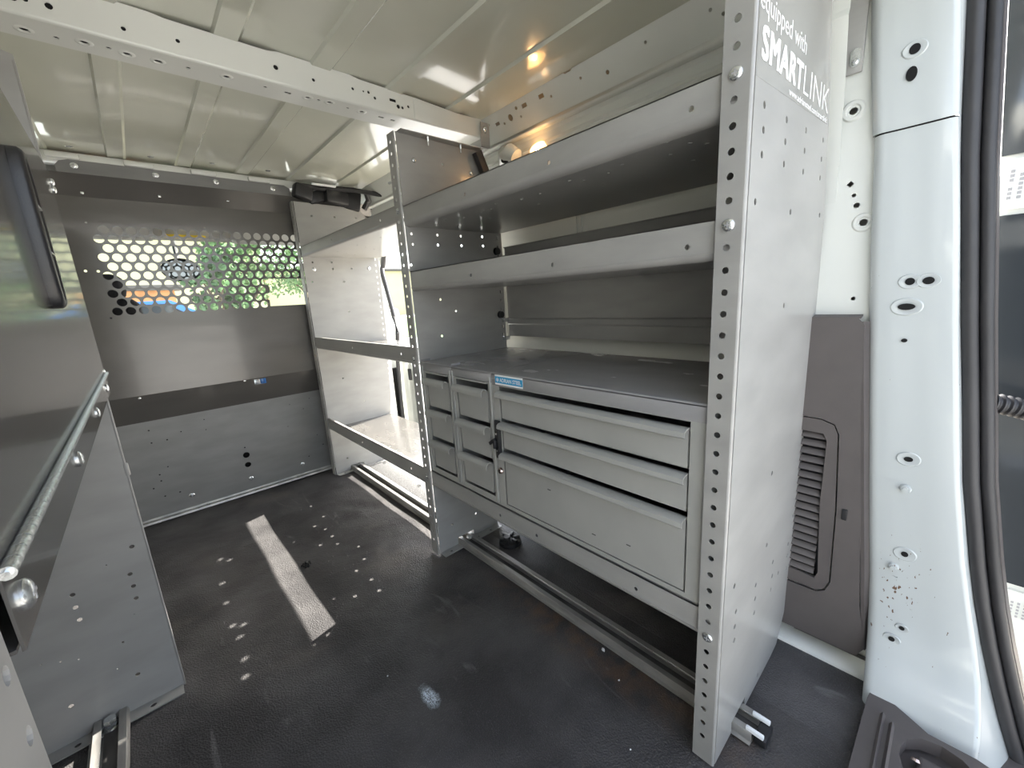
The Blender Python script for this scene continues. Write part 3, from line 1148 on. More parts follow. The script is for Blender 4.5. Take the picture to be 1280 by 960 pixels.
# back panel with two pressed ribs
b = B()
pr = [(.852, .605), (.852, .640), (.847, .644), (.847, .655), (.852, .659), (.852, .760), (.847, .764), (.847, .775), (.852, .779), (.852, .868), (.846, .868)]
b.sheet(pr, .184, .946, .002)
obj('back_panel', b, M['steel'], unit1, angle=20)
for z in (.655, .772, .60):
    b = B()
    b.box(.826, .846, .938, .9505, z - .006, z + .006, .001)
    obj('panel_clip', b, M['zinc'], unit1)
# decal and lettering on the near end panel
FA = lambda a, z, c: (a, .178 - c, z)
b = B()
b.plate([(.5345, .9385), (.853, .958), (.83, 1.06), (.8125, 1.13), (.5345, 1.13)], [], .0002, FA)
dec = obj('decal', b, M['sticker'], pA)
dec['label'] = 'smooth grey decal with white lettering'
FT = lambda a, z, c: (a, .1778 - c, z)
text('equipped with', dec, M['text'], (.534, .709, .995, 1.0215), FT, tilt=.045)
text('SMART', dec, M['text'], (.5445, .702, .9575, .9905), FT, tilt=.045, spacing=1.06, bold=.0014)
text('LINK', dec, M['text'], (.709, .848, .9655, .9980), FT, offset=-.012, tilt=.045)
text('www.adriansteel.com/smartlink', dec, M['text'], (.649, .848, .9490, .9570), FT, offset=.02, tilt=.045)

# ============================================================ DRAWER CABINETS
def drawer(parent, y0, y1, z0, z1, kind, x=.5335, name='drawer', src=None):
    b = B()
    tp = 0.0 if kind == 'wide' else .004
    # front panel, slightly tapered on the small bins, and the box behind it
    b.add([(x, y0 + tp, z0), (x, y1 - tp, z0), (x, y1, z1), (x, y0, z1), (x + .006, y0 + tp, z0), (x + .006, y1 - tp, z0), (x + .006, y1, z1), (x + .006, y0, z1)],
          [(0, 1, 2, 3), (7, 6, 5, 4), (0, 4, 5, 1), (1, 5, 6, 2), (2, 6, 7, 3), (3, 7, 4, 0)])
    b.sheet([(x + .006, z1 - .008), (x + .006, z0 + .002), (x + .25, z0 + .002), (x + .25, z1 - .008)], y0 + .004, y1 - .004, .0015)
    b.box(x + .006, x + .25, y0 + .004, y0 + .0055, z0 + .002, z1 - .008)
    b.box(x + .006, x + .25, y1 - .0055, y1 - .004, z0 + .002, z1 - .008)
    d = obj(name, b, M['drawer'], parent, angle=25)
    h = B()
    if kind == 'wide':
        pr = [(x + .005, z1 - .004), (x + .004, z1 + .0005), (x + .001, z1 + .0015), (x - .009, z1 + .0005), (x - .0125, z1 - .002), (x - .0135, z1 - .0075), (x - .0115, z1 - .0092)]
        h.sheet(pr, y0 - .001, y1 + .004, -.0015)
    else:
        pr = [(x + .004, z1 - .004), (x - .001, z1 - .001)] + arc(x - .0085, z1 - .004, .0078, .38 * PI, 1.05 * PI, 7) + [(x - .0158, z1 - .0105)]
        h.sheet(pr, y0 + .001, y1 - .001, -.0016)
    obj('handle', h, M['drawer'], d, angle=40)
    return d


def copy_drawer(src, dz, parent):
    c = src.copy()
    c.parent = None
    put(c, W[src.name] + Vector((0, 0, dz)), parent)
    for ch in [o for o in bpy.data.objects if o.parent == src]:
        g = ch.copy()
        g.parent = None
        put(g, W[ch.name] + Vector((0, 0, dz)), c)
    return c


def shell(b, y0, y1, z0, z1, x0=.5345, x1=.84):
    """open fronted sheet metal case"""
    b.box(x0 + .0015, x1, y0, y0 + .0015, z0, z1)
    b.box(x0 + .0015, x1, y1 - .0015, y1, z0, z1)
    b.box(x0 + .0015, x1, y0, y1, z0, z0 + .0015)
    b.box(x1 - .0015, x1, y0, y1, z0, z1)


# wide three drawer cabinet
cabw = thing('drawer_cabinet', (.68, .43, .265), 'wide grey three-drawer steel cabinet with blue maker label and black latch, under the lower shelf', 'cabinet')
b = B()
shell(b, .206, .657, .2655, .565)
# face frame
F = lambda y, z, c: (.5335 + c, y, z)
b.plate([(.206, .2655), (.657, .2655), (.657, .547), (.206, .547)], [[(.234, .2735), (.637, .2735), (.637, .5425), (.234, .5425)]], .002, F)
b.box(.5335, .56, .2055, .2080, .2655, .565, .0005)
for z in (.4045, .4705):
    b.box(.545, .56, .234, .637, z - .003, z + .003)
obj('case', b, M['drawer'], cabw, angle=25)
b = B()
b.box(.5325, .5345, .2045, .657, .5440, .5690, .0006)
b.sheet([(.5325, .5665)] + arc(.5355, .5680, .003, PI, .5 * PI, 4) + [(.843, .571)], .2045, .657, -.0018)
ctop = obj('worktop', b, M['worktop'], cabw, angle=25)
ctop['label'] = 'flat top plate with a folded front edge'
drawer(cabw, .237, .632, .474, .5305, 'wide')
drawer(cabw, .237, .632, .407, .4625, 'wide')
drawer(cabw, .237, .632, .276, .3945, 'wide')
b = B()
b.box(.5285, .5345, .639, .6555, .380, .467, .002)
b.box(.5255, .5290, .6395, .646, .384, .463, .001)
lat = obj('latch', b, M['black'], cabw)
lat['label'] = 'black plastic slam latch'
b = B()
b.box(-.004, .004, -.011, .011, -.004, .004, .0015, mt=Matrix.Translation((.5235, .6575, .419)) @ Matrix.Rotation(-.6, 4, 'X'))
b.box(.520, .529, .6475, .6545, .404, .425, .002)
obj('latch_lever', b, M['black'], lat)
for z in (.436, .398):
    screw(lat, (.5285, .6495, z), '-x', .0028, .0015)
b = B()
b.tube([(.5335, .6465, .351), (.5305, .6465, .351), (.5275, .6465, .351)], [.0075, .0072, .005], 16)
b.box(.5268, .5275, .6455, .6475, .347, .355, mi=1)
obj('lock', b, [M['copper'], M['dark']], cabw)
b = B()
FL = lambda y, z, c: (.5324 - c, y, z)
b.plate([(.5625, .5465), (.6455, .5465), (.6455, .5675), (.5625, .5675)], [], .0005, FL)
st = obj('maker_label', b, M['labelwhite'], ctop)
st['label'] = 'blue and white rectangular maker label'
b = B()
b.plate([(.5625, .5502), (.6450, .5502), (.6450, .5640), (.5625, .5640)], [], .0002, lambda y, z, c: (.5319 - c, y, z))
b.add([(.5316, y, z) for y, z in circ(.6375, .5571, .0040, 16)], [tuple(range(16))], 1)
b.add([(.5315, y, z) for y, z in circ(.6375, .5571, .0026, 16)], [tuple(range(16))], 0)
b.add([(.5314, y, z) for y, z in ((.6400, .5571), (.6350, .5592), (.6350, .5550))], [(0, 1, 2)], 1)
# join the lettering into the printed layer so that it stays at the third level
cu = bpy.data.curves.new('t', 'FONT')
cu.body = 'ADRIAN STEEL'
cu.offset = .02
cu.resolution_u = 3
to = bpy.data.objects.new('t', cu)
COL.objects.link(to)
me_ = bpy.data.meshes.new_from_object(to.evaluated_get(bpy.context.evaluated_depsgraph_get()))
vx = [v.co.copy() for v in me_.vertices]
xa, xb = min(v.x for v in vx), max(v.x for v in vx)
ya, yb = min(v.y for v in vx), max(v.y for v in vx)
b.add([(.5314, .6305 - (v.x - xa) / (xb - xa) * .0645, .5530 + (v.y - ya) / (yb - ya) * .0082) for v in vx], [tuple(p.vertices) for p in me_.polygons], 1)
bpy.data.objects.remove(to)
bpy.data.curves.remove(cu)
# keep printed layer as a child of the label's own part (thing > part > sub-part)
st.parent = None
COL.objects.unlink(st)
put(st, W[st.name], cabw)
obj('label_print', b, [M['blue'], M['labelwhite']], st, smooth=False)
# small dings on the drawer fronts
for y, z in ((.505, .352), (.40, .30), (.33, .31)):
    b = B()
    b.box(.5330, .5337, y - .004, y + .004, z - .0006, z + .0006)
    obj('scratch', b, M['dark'], cabw)

# two narrow three-bin cabinets
for k, (y0, y1, lb) in enumerate(((.6590, .8085, 'narrow grey steel cabinet with three small bins, next to the blue label and black latch'),
                                  (.8095, .9455, 'narrow grey steel cabinet with three small bins, against the middle end panel'))):
    cn = thing('bin_cabinet', (.68, (y0 + y1) / 2, .265), lb, 'cabinet', 'narrow bin cabinets beside the wide drawers')
    b = B()
    shell(b, y0, y1, .2655, .565)
    b.plate([(y0, .2655), (y1, .2655), (y1, .547), (y0, .547)], [[(y0 + .014, .2800), (y1 - .016, .2800), (y1 - .016, .5465 - .0015), (y0 + .014, .5465 - .0015)]], .0018, F)
    for yy in (y0 + .003, y1 - .006):
        b.box(.5300, .5340, yy, yy + .003, .272, .560, .0008)
    b.box(.530, .560, y0 + .014, y1 - .016, .5435, .5468)
    obj('case', b, M['drawer'], cn, angle=25)
    b = B()
    b.box(.5325, .5345, y0, y1, .5475, .5690, .0006)
    b.sheet([(.5325, .5665)] + arc(.5355, .5680, .003, PI, .5 * PI, 4) + [(.843, .571)], y0, y1, -.0018)
    for j in range(5):
        b.box(.58 + .05 * j, .60 + .05 * j, (y0 + y1) / 2 - .001 + .03 * ((j % 3) - 1), (y0 + y1) / 2 + .001 + .03 * ((j % 3) - 1), .5708, .5715)
    b.box(.534, .560, y1 - .0015, y1, .568, .576)
    obj('worktop', b, M['worktop'], cn, angle=25)
    d = drawer(cn, y0 + .017, y1 - .019, .456, .527, 'bin', name='bin')
    copy_drawer(d, -.0845, cn)
    copy_drawer(d, -.169, cn)
    for z in (.371, .4555):
        b = B()
        b.box(.540, .552, y0 + .014, y1 - .016, z - .004, z - .001)
        obj('divider', b, M['drawer'], cn)

# ============================================================ FAR RIGHT SHELVING UNIT
unit2 = thing('shelving_unit', (.68, 1.37, 0), 'grey steel unit of three open lipped shelves next to the perforated partition, partly sunlit', 'shelving')
CF = [(.592, 1.081), (.681, 1.084), (.771, 1.086), (.569, .904), (.644, .905), (.645, .878), (.723, .880), (.557, .828), (.684, .826), (.686, .701), (.588, .060), (.70, .30), (.62, .42)]
outC = [(.533, .0), (.598, .0), (.598, .022), (.658, .022), (.658, .0), (.752, .0), (.80, .10), (.828, .30), (.846, .60), (.850, .93), (.846, 1.06), (.785, 1.125), (.533, 1.13)]
pC = end_panel(unit2, 1.787, outC, [(x, z, .0038) for x, z in CF], backcol=.834, top=1.13)
for x, z in ((.570, .877), (.800, .881)):
    screw(pC, (x, 1.7865, z), '-y', .0075, .002)
T3 = [(.367, 1.584), (.372, 1.465), (.350, 1.374), (.353, 1.314), (.350, 1.257), (.308, 1.291), (.391, 1.192), (.338, 1.080), (.353, 1.013), (.350, .957), (.268, 1.182), (.257, .94), (.296, .983), (.375, 1.115), (.33, 1.42)]
T2 = [(.072, 1.462), (.091, 1.436), (.059, 1.324), (.051, 1.218), (.049, 1.113), (.068, 1.097), (.056, 1.06), (.053, .983), (.045, .93)]
tray(unit2, .9555, 1.7865, .924, .962, holes=[(.60 + .05 * (k % 4), 1.05 + .045 * k, .003) for k in range(15)], lipholes=[(1.08, .943), (1.45, .943)], rear=.02)
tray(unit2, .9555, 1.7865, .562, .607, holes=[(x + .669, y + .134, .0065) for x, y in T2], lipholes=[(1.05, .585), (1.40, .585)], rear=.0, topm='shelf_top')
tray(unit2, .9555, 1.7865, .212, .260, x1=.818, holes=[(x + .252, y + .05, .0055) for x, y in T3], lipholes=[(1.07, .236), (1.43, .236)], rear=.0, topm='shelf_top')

# ============================================================ FLOOR TRACKS
def track(name, x, y0, y1, label, group='aluminium floor tracks', w=.043, x2=None):
    """open aluminium track: base, two outer walls with inward lips, and low flanges"""
    t = thing(name, (x, (y0 + y1) / 2, 0), label, 'track', group)
    h = .016
    b = B()
    a = w / 2
    pr = [(-a + .010, h), (-a + .001, h), (-a, h - .002), (-a, .002), (-a + .003, .0008), (a - .003, .0008), (a, .002), (a, h - .002), (a - .001, h), (a - .010, h)]
    b.sheet(pr, y0, y1, -.0022, lambda p, z, y: (x + p, y, z))
    b.sheet([(-a - .008, .0012), (-a - .001, .0022)], y0, y1, .001, lambda p, z, y: (x + p, y, z))
    obj('rail', b, M['rail'], t, angle=30)
    b = B()
    b.box(x - .0105, x + .0105, y0, y1, .0030, .0046)
    obj('groove_floor', b, M['groove'], t)  # darker strip that sets off the rail lips
    for sx in (-1, 1):
        b = B()
        b.tube([(x + sx * (a - .0095), y0, h + .0006), (x + sx * (a - .0095), y1, h + .0006)], .0012, 6)
        b.tube([(x + sx * a, y0, h - .0010), (x + sx * a, y1, h - .0010)], .0010, 6)
        obj('rail_edge', b, M['zinc'], t)
    return t, b


tr, _ = track('floor_track', .626, .150, 1.80, 'dull aluminium floor track running under the right-hand shelving units')
for s in (-1, 1):
    b = B()
    b.box(.624 + s * .016 - .003, .624 + s * .016 + .003, .134, .160, .0165, .024, .0015)
    obj('end_prong', b, M['labelwhite'], tr)
b = B()
b.box(.606, .644, .130, .148, .001, .016, .003)
obj('end_cap', b, M['black'], tr)
b = B()
b.tube([(.628, .934, .016), (.628, .934, .023)], [.009, .008], 6)
obj('nut', b, M['zinc'], tr)
tr2, _ = track('floor_track', -.165, .06, 1.10, 'dull aluminium floor track running under the left-hand cabinet')
b = B()
b.tube([(-.165, .955, .016), (-.165, .955, .024)], [.010, .009], 6)
obj('nut', b, M['zinc'], tr2)

# black round hold-down plug on the floor behind the track
pl = B()
pl.tube([(.712, .845, -.002), (.712, .845, .008), (.712, .845, .012)], [.034, .032, .024], 20)
pl.tube([(.700, .845, .012), (.700, .845, .024)], [.012, .010], 12)
for k in range(6):
    pl.box(-.004, .004, .012, .030, .006, .017, .001, mt=Matrix.Translation((.712, .845, 0)) @ Matrix.Rotation(k * PI / 3, 4, 'Z'))
tag(obj('floor_plug', pl, M['black']), 'round black ribbed plug on the floor behind the track, below the small bins', 'plug')

# ============================================================ CHARCOAL TRIM PANEL WITH VENT
tp = thing('vent_trim_panel', (.88, .2, 0), 'charcoal plastic side trim panel with louvred vent, between shelving and rear pillar', 'trim panel')
b = B()
outT = [(.062, .030), (.30, .030), (.30, .655), (.115, .655), (.106, .645), (.098, .50), (.083, .35), (.066, .14), (.052, .05)]
vent = [(.186 + .07, .130), (.130, .130), (.117, .140), (.110, .160), (.1135, .31), (.106 + .016, .452), (.130, .470), (.150, .477), (.256, .480)]
b.plate(outT, [vent], .004, lambda y, z, c: (.876 + c, y, z))
b.sheet([(.876, 0)] + [(.876 + .012 * math.sin(a), -.012 + .012 * math.cos(a)) for a in [PI / 2 * k / 4 for k in range(5)]], 0, 1, .002,
        lambda a, q, t: (a, .108 - .0 + q - .058 * (1 - (t)) ** 1.0 + 0, .05 + t * .60))
b.sheet([(.876, .655), (.90, .658)], .112, .30, .003)
obj('panel', b, M['trim'], tp, angle=40)
b = B()
iv = [(.186 + .065, .165), (.136, .157), (.131, .170), (.139, .31), (.139, .437), (.145, .449), (.251, .453)]
b.plate([(.2555, .1335), (.131, .133), (.119, .142), (.1125, .161), (.116, .31), (.1245, .452), (.131, .4675), (.150, .4745), (.2555, .477)], [iv], .004, lambda y, z, c: (.8775 + c, y, z))
obj('vent_frame', b, M['trim'], tp)
b = B()
b.box(-.0012, .0012, -.056, .056, -.0062, .0062, .0008, mt=Matrix.Rotation(.75, 4, 'Y'))
slat0 = None
for k in range(18):
    z = .1665 + .0162 * k
    yc = .194 + .0 * k
    if slat0 is None:
        bb = B()
        bb.v = [(v[0] + .885, v[1] + yc, v[2] + z) for v in b.v]
        bb.f, bb.m = b.f, b.m
        slat0 = obj('slat', bb, M['trim'], tp)
    else:
        inst('slat', slat0, (.885, yc, z), tp)
b = B()
b.box(.897, .899, .13, .26, .15, .46)
obj('vent_backing', b, M['black'], tp)
b = B()
b.box(.8735, .878, .098, .106, .295, .316, .0015)
obj('clip', b, M['black'], tp)

# ============================================================ REAR SILL COVER
b = B()
outS = [(-.40, .036), (.66, .036), (.80, .034), (.826, .031), (.822, .012), (.806, -.015), (.79, -.04), (.79, -.09), (.77, -.16), (-.40, -.16)]
rec = slot(.730, -.055, .10, .085, 4)
b.plate(outS, [rec], .022, lambda x, y, c: (x, y, c - .001))
b.sheet([(.010, .021), (.012, .0245), (.014, .021)], .55, .78, .0015, lambda q, z, x: (x, q, z))
b.sheet([(-.002, .021), (.000, .0245), (.002, .021)], .60, .77, .0015, lambda q, z, x: (x, q, z))
sill = tag(obj('sill_cover', b, M['trim'], None, angle=30), 'charcoal plastic rear sill cover with a recessed pocket, below the rear pillar', 'sill cover')
b = B()
b.box(.665, .795, -.11, 0, -.012, -.009)
b.box(.705, .755, -.085, -.03, -.009, .012, .008, seg=3)
obj('pocket', b, M['trim'], sill)
b = B()
b.tube([(.735, -.03, .013), (.737, -.03, .016)], [.006, .004], 10)
obj('latch_pin', b, M['copper'], sill)
b = B()
b.box(-.5, 1.02, -.36, -.145, -.30, -.06, .03, seg=3)
b.box(.80, 1.02, -.36, -.10, -.30, -.035, .02, seg=3)
tag(obj('rear_bumper', b, M['trim'], None), 'dark plastic rear bumper corner outside the door seal', 'bumper')

# ============================================================ BULKHEAD PARTITION
bk = thing('bulkhead_partition', (.05, 1.87, 0), 'grey steel cab partition with rows of round holes and a rectangular opening', 'partition')
XL_, XR_ = -.43, .86
holes = []
hp = .0322
CUT = (.4035, .5465, .7440, .8500)
for r in range(10):
    z = 1.0015 - .0279 * r
    st_ = -.018 - (.0161 if r % 2 else 0)
    if r >= 8:
        st_ += 0
    for c in range(20):
        x = st_ + c * hp
        if x > .575:
            break
        if CUT[0] - .004 < x < CUT[1] + .006 and CUT[2] - .004 < z < CUT[3]:
            continue
        holes.append(circ(x, z, .0127, 14))
# the opening with scalloped ends where it cuts through the hole pattern
cut = [(CUT[0], .7425)]
cut = [(.4035, .742), (.5400, .742)] + arc(.5400, .7515, .0095, -.5 * PI, .5 * PI, 5) + arc(.5445, .7790, .0118, -.5 * PI, .5 * PI, 5) + [(.533, .7935), (.533, .822)] + arc(.5440, .8335, .0115, -.5 * PI, .5 * PI, 5) + \
      [(.412, .8465)] + arc(.398, .8350, .0115, .5 * PI, 1.5 * PI, 5) + [(.408, .8225), (.412, .8068), (.408, .7925)] + arc(.3985, .7790, .0118, .5 * PI, 1.5 * PI, 5) + [(.405, .7655)]
misc = [circ(-.053, 1.020, .003, 8), circ(.243, 1.023, .003, 8), circ(-.053, .731, .003, 8), circ(-.082, .877, .004, 8), circ(-.054, .876, .004, 8)]
b = B()
b.plate([(XL_, .470), (XR_, .470), (XR_, 1.095), (XL_, 1.095)], holes_ok := [h for h in holes if max(p[0] for p in h) < XR_ - .002] + [cut] + misc, .0016, lambda x, z, c: (x, 1.84 + c, z))
obj('perforated_panel', b, M['sheet'], bk)
b = B()
b.plate([(XL_, 0), (XR_, 0), (XR_, .112), (XL_, .112)], [rect(.325, .019, .046, .026)], .0015, lambda x, s, c: (x, 1.84 + s * .447 + c * .5, .470 - s * .894 + c))
obj('lower_band', b, M['sheet'], bk)
BHL = [(-.034, .337, .003), (-.035, .291, .003), (.008, .291, .003), (.051, .310, .0025), (.124, .298, .002), (.125, .338, .002), (-.008, .192, .0025), (-.035, .170, .003), (-.035, .146, .003), (-.060, .125, .003),
       (-.035, .086, .003), (.008, .086, .003), (.233, .193, .003), (.233, .161, .012), (.232, .120, .011), (.399, .238, .002), (.460, .083, .003), (.526, .120, .003), (.508, .170, .002), (.42, .33, .002), (.47, .30, .002), (.50, .34, .002)]
b = B()
b.plate([(XL_, .014), (XR_, .014), (XR_, .371), (XL_, .371)], [circ(x, z, r, 12 if r > .005 else 8) for x, z, r in BHL], .0016, lambda x, z, c: (x, 1.89 + c, z))
low = obj('lower_panel', b, M['bulk'], bk)
for x, z in ((.039, .061), (.233, .060), (.429, .057)):
    screw(low, (x, 1.8895, z), '-y', .009, .003)
b = B()
b.sheet([(1.80, 1.150), (1.803, 1.144), (1.836, 1.102), (1.84, 1.094)], XL_, XR_, -.0016, lambda q, z, x: (x, q, z))
obj('sloped_header', b, M['sheet'], bk, angle=50)
b = B()
b.plate([(-.085, 1.149), (.53, 1.149), (.53, 1.176), (.512, 1.186), (-.055, 1.186), (-.075, 1.180), (-.085, 1.168)], [], .0018, lambda x, z, c: (x, 1.799 + c, z))
b.plate([(-.43, 1.149), (-.12, 1.149), (-.12, 1.186), (-.43, 1.186)], [], .0018, lambda x, z, c: (x, 1.799 + c, z))
tf = obj('top_flange', b, M['bulk'], bk)
for x in (-.046, .136, .296, .472):
    screw(tf, (x, 1.7985, 1.1690 + .001), '-y', .0085, .003)
for x, z in ((-.044, 1.098), (.136, 1.108), (.325, 1.115)):
    b = B()
    b.box(x - .004, x + .004, 1.822, 1.828, z, z + .007, .001)
    obj('clip', b, M['zinc'], bk)
b = B()
b.sheet([(1.868, .003), (1.870, .010), (1.878, .012), (1.881, .006), (1.886, .006), (1.8885, .016)], XL_, XR_, -.0016, lambda q, z, x: (x, q, z))
bt = obj('bottom_trim', b, M['rail'], bk, angle=25)
for x in (.08, .40):
    screw(bt, (x, 1.874, .012), '+z', .006, .003)
for x, z in ((-.035, .462), (.27, .466)):
    screw(bk, (x, 1.842, z), '-y', .004, .002)
b = B()                                                  # fitting seen in the slot of the lower band
b.box(.30, .332, 1.90, 1.93, .42, .46, .004, mi=0)
b.box(.334, .352, 1.90, 1.93, .42, .47, .002, mi=1)
obj('slot_fitting', b, [M['zinc'], M['carblue']], bk)

# ============================================================ LEFT CABINET
lc = thing('storage_cabinet', (-.24, .58, 0), 'tall grey steel cabinet on the left with smooth hinged door and black grab handle', 'cabinet')
outL = [(-.060, .0), (-.43, .0), (-.43, 1.06), (-.30, 1.14), (-.12, 1.125), (-.058, 1.108)]
LH = [(-.079, .320, .0038), (-.091, .270, .0036), (-.091, .245, .0036), (-.092, .220, .0036), (-.164, .270, .0036), (-.165, .246, .0036), (-.165, .221, .0036), (-.118, .070, .0036), (-.205, .071, .0036), (-.124, .146, .002),
      (-.116, .302, .0012), (-.22, .17, .0012), (-.20, .16, .0012), (-.18, .15, .0012), (-.1, .19, .0012), (-.14, .10, .0012)]
b = B()
b.plate(outL, [circ(x, z, r, 10) for x, z, r in LH], T, lambda x, z, c: (x, .972 + c, z))
b.plate([(.9735, .0), (.990, .0), (.990, 1.105), (.9735, 1.105)], [circ(.984, z, .0035, 8) for z in FH if .03 < z < 1.08], T, lambda y, z, c: (-.0605 + c, y, z))
b.plate([(-.43, .945), (-.062, .945), (-.062, .972), (-.43, .972)], [circ(-.209, .958, .0048, 10), circ(-.108, .958, .0052, 10)], .002, lambda x, y, c: (x, y, .001 + c))
b.box(-.0605, -.0575, .9705, .9735, .0, 1.10, .0008)
b.box(-.062, -.055, .970, .976, .452, .476, .0025)
lp = obj('far_end_panel', b, M['steel'], lc, angle=25)
screw(lp, (-.168, .957, .003), '+z', .012, .005)
b = B()
b.plate([(.160, .0), (.2125, .0), (.2125, 1.10), (.160, 1.10)], [circ(.2045, .609 - .0255 * k, .0036, 12) for k in range(-18, 23)], T, lambda y, z, c: (-.0555 + c, y, z))
b.sheet(arc(-.0575, .1645, .0035, 0, -.5 * PI, 4), 0, 1.10, .0014, lambda a, q, z: (a + .002, q - .001, z))
b.plate([(-.43, .0), (-.058, .0), (-.058, 1.10), (-.43, 1.06)], [], T, lambda x, z, c: (x, .160 + c, z))
obj('near_end_panel', b, M['steel'], lc, angle=25)
# smooth door with a top bend
b = B()
pr = [(-.0530, .6340), (-.0545, .950)] + arc(-.0585, .953, .004, 0, .5 * PI, 4) + [(-.10, .957)]
b.sheet(pr, .212, .968, .0015)
dr = obj('door', b, M['sheet'], lc, angle=40)
dr['label'] = 'smooth satin door that mirrors the partition'
# grab handle: rounded black frame with a hand recess and two ribs
b = B()
zc, yc, hh, ww = .808, .5805, .069, .0165


def ring(o, x, n=28):
    r = min(hh, ww) + o
    pts = []
    for k in range(n):
        a = 2 * PI * k / n
        cy, sz = math.cos(a), math.sin(a)
        # superellipse outline, tall and narrow
        e = .55
        pts.append((x, yc + math.copysign(abs(cy) ** e, cy) * (ww + o), zc + math.copysign(abs(sz) ** .75, sz) * (hh + o)))
    return pts


rr = [ring(.001, -.0540), ring(.001, -.0475), ring(-.001, -.0450), ring(-.0035, -.0440), ring(-.0055, -.0442), ring(-.0065, -.0454)]
n = 28
vs = [p for r_ in rr for p in r_]
b.add(vs, [(i * n + k, i * n + (k + 1) % n, (i + 1) * n + (k + 1) % n, (i + 1) * n + k) for i in range(len(rr) - 1) for k in range(n)] + [tuple((len(rr) - 1) * n + k for k in range(n))])
hd = obj('grab_handle', b, M['black'], lc, angle=50)
hd['label'] = 'black plastic grab handle with a ribbed recess'
b = B()
for z in (.828, .788):
    b = B()
    b.box(-.0460, -.0438, yc - .010, yc + .010, z - .0010, z + .0010, .0004)
    obj('handle_rib', b, M['steel'], hd)  # pale rib colour stands in for reflections along the edges
# piano hinge and lip under the door
b = B()
y = .2215
while y < .962:
    b.tube([(-.0505, y, .6375), (-.0505, y + .0098, .6375)], .0027, 10)
    y += .0105
b.tube([(-.0505, .2195, .6375), (-.0505, .965, .6375)], .0016, 8)
hg = obj('piano_hinge', b, M['zinc'], lc, angle=40)
hg['label'] = 'long bright piano hinge of many knuckles'
b = B()
b.plate([(.2215, .606), (.968, .606), (.968, .6355), (.2215, .6355)], [], .0010, lambda y, z, c: (-.0522 - c, y, z))
b.box(-.40, -.0545, .2215, .968, .606, .6075)
lip = obj('lower_lip', b, M['sheet'], lc, angle=25)
for y in (.238, .452, .668, .90):
    screw(lip, (-.0522, y, .6205), '+x', .0062, .0032)
screw(lp, (-.0545, .968, .640), '+x', .005, .003)
for z in (.935, .924):
    screw(lp, (-.0540, .962, z), '+x', .0055, .0035)
b = B()
b.box(-.43, -.06, .215, .97, .955, .9565)
b.box(-.43, -.425, .215, .97, 0, 1.05)
obj('cabinet_top', b, M['steel'], lc)

# ============================================================ SMALL FITTINGS
b = B()
b.plate([(.786, 1.128), (.818, 1.130), (.818, 1.192), (.789, 1.192)], [slot(.803, 1.172, .007, .018)], .002, lambda x, z, c: (x, .944 + c, z))
b.plate([(.788, .944), (.812, .944), (.812, .975), (.788, .975)], [], .002, lambda x, y, c: (x, y, 1.128 + c))
br = tag(obj('mounting_bracket', b, M['steel'], None), 'dark steel slotted bracket fixing the middle end panel to the roof bow', 'bracket')
screw(br, (.803, .9435, 1.176), '-y', .007, .003)
b = B()
b.box(-.011, .011, -.009, .009, -.030, .024, .0015, mt=Matrix.Translation((.772, .935, 1.088)) @ Matrix.Rotation(-.45, 4, 'Y'))
tag(obj('rubber_block', b, M['rubber'], None), 'short black rubber block leaning on the top rear corner of the middle end panel', 'block')
# cargo lamp
lamp = thing('cargo_lamp', (.862, .800, 1.094), 'small warm glowing cargo lamp on the white wall above the upper shelf', 'lamp')
b = B()
n = 24
b.add([(x, .800 + ry * math.cos(2 * PI * k / n), 1.095 + rz * math.sin(2 * PI * k / n)) for x, ry, rz in ((.872, .032, .019), (.860, .031, .018), (.855, .027, .015), (.853, .018, .009)) for k in range(n)],
      [(i * n + k, i * n + (k + 1) % n, (i + 1) * n + (k + 1) % n, (i + 1) * n + k) for i in range(3) for k in range(n)] + [tuple(3 * n + k for k in range(n))])
obj('lens', b, M['lamp'], lamp)
b = B()
b.tube([(.849, .797, 1.090), (.853, .797, 1.090)], [.004, .005], 10)
obj('bulb', b, M['bulb'], lamp)
ld = bpy.data.lights.new('cargo_lamp_light', 'POINT')
ld.energy = .015
ld.color = (1.0, .55, .22)
ld.shadow_soft_size = .008
lo = bpy.data.objects.new('cargo_lamp_light', ld)
put(lo, (.838, .797, 1.094), lamp)
# crumpled black trim above the far end panel
cb = thing('black_trim_bundle', (.66, 1.80, 1.13), 'crumpled black trim and wiring on top of the far end panel, under the roof', 'wiring')
for k, (x0, x1, z0, z1, rz, ry) in enumerate(((.535, .60, 1.137, 1.188, .1, .25), (.59, .66, 1.132, 1.176, -.2, -.3), (.645, .74, 1.130, 1.182, .15, .05), (.72, .80, 1.118, 1.192, -.3, .2))):
    b = B()
    cx, cz = (x0 + x1) / 2, (z0 + z1) / 2
    b.box(-(x1 - x0) / 2, (x1 - x0) / 2, -.022, .022, -(z1 - z0) / 2, (z1 - z0) / 2, .008, mt=Matrix.Translation((cx, 1.775 + .02 * (k % 2), cz)) @ Matrix.Rotation(rz, 4, 'Z') @ Matrix.Rotation(ry, 4, 'Y'), seg=2)
    obj('trim_piece', b, M['black'], cb)
b = B()
b.tube([(.56, 1.77, 1.186), (.64, 1.76, 1.180), (.70, 1.755, 1.186), (.76, 1.74, 1.185), (.83, 1.68, 1.165), (.86, 1.62, 1.15)], .009, 10)
b.tube([(.80, 1.76, 1.12), (.815, 1.74, 1.15), (.80, 1.72, 1.18)], .012, 8)
obj('wiring_loom', b, M['rubber'], cb)
b = B()
b.box(.595, .685, 1.735, 1.745, 1.186, 1.193, .001)
obj('white_tape', b, M['labelwhite'], cb)
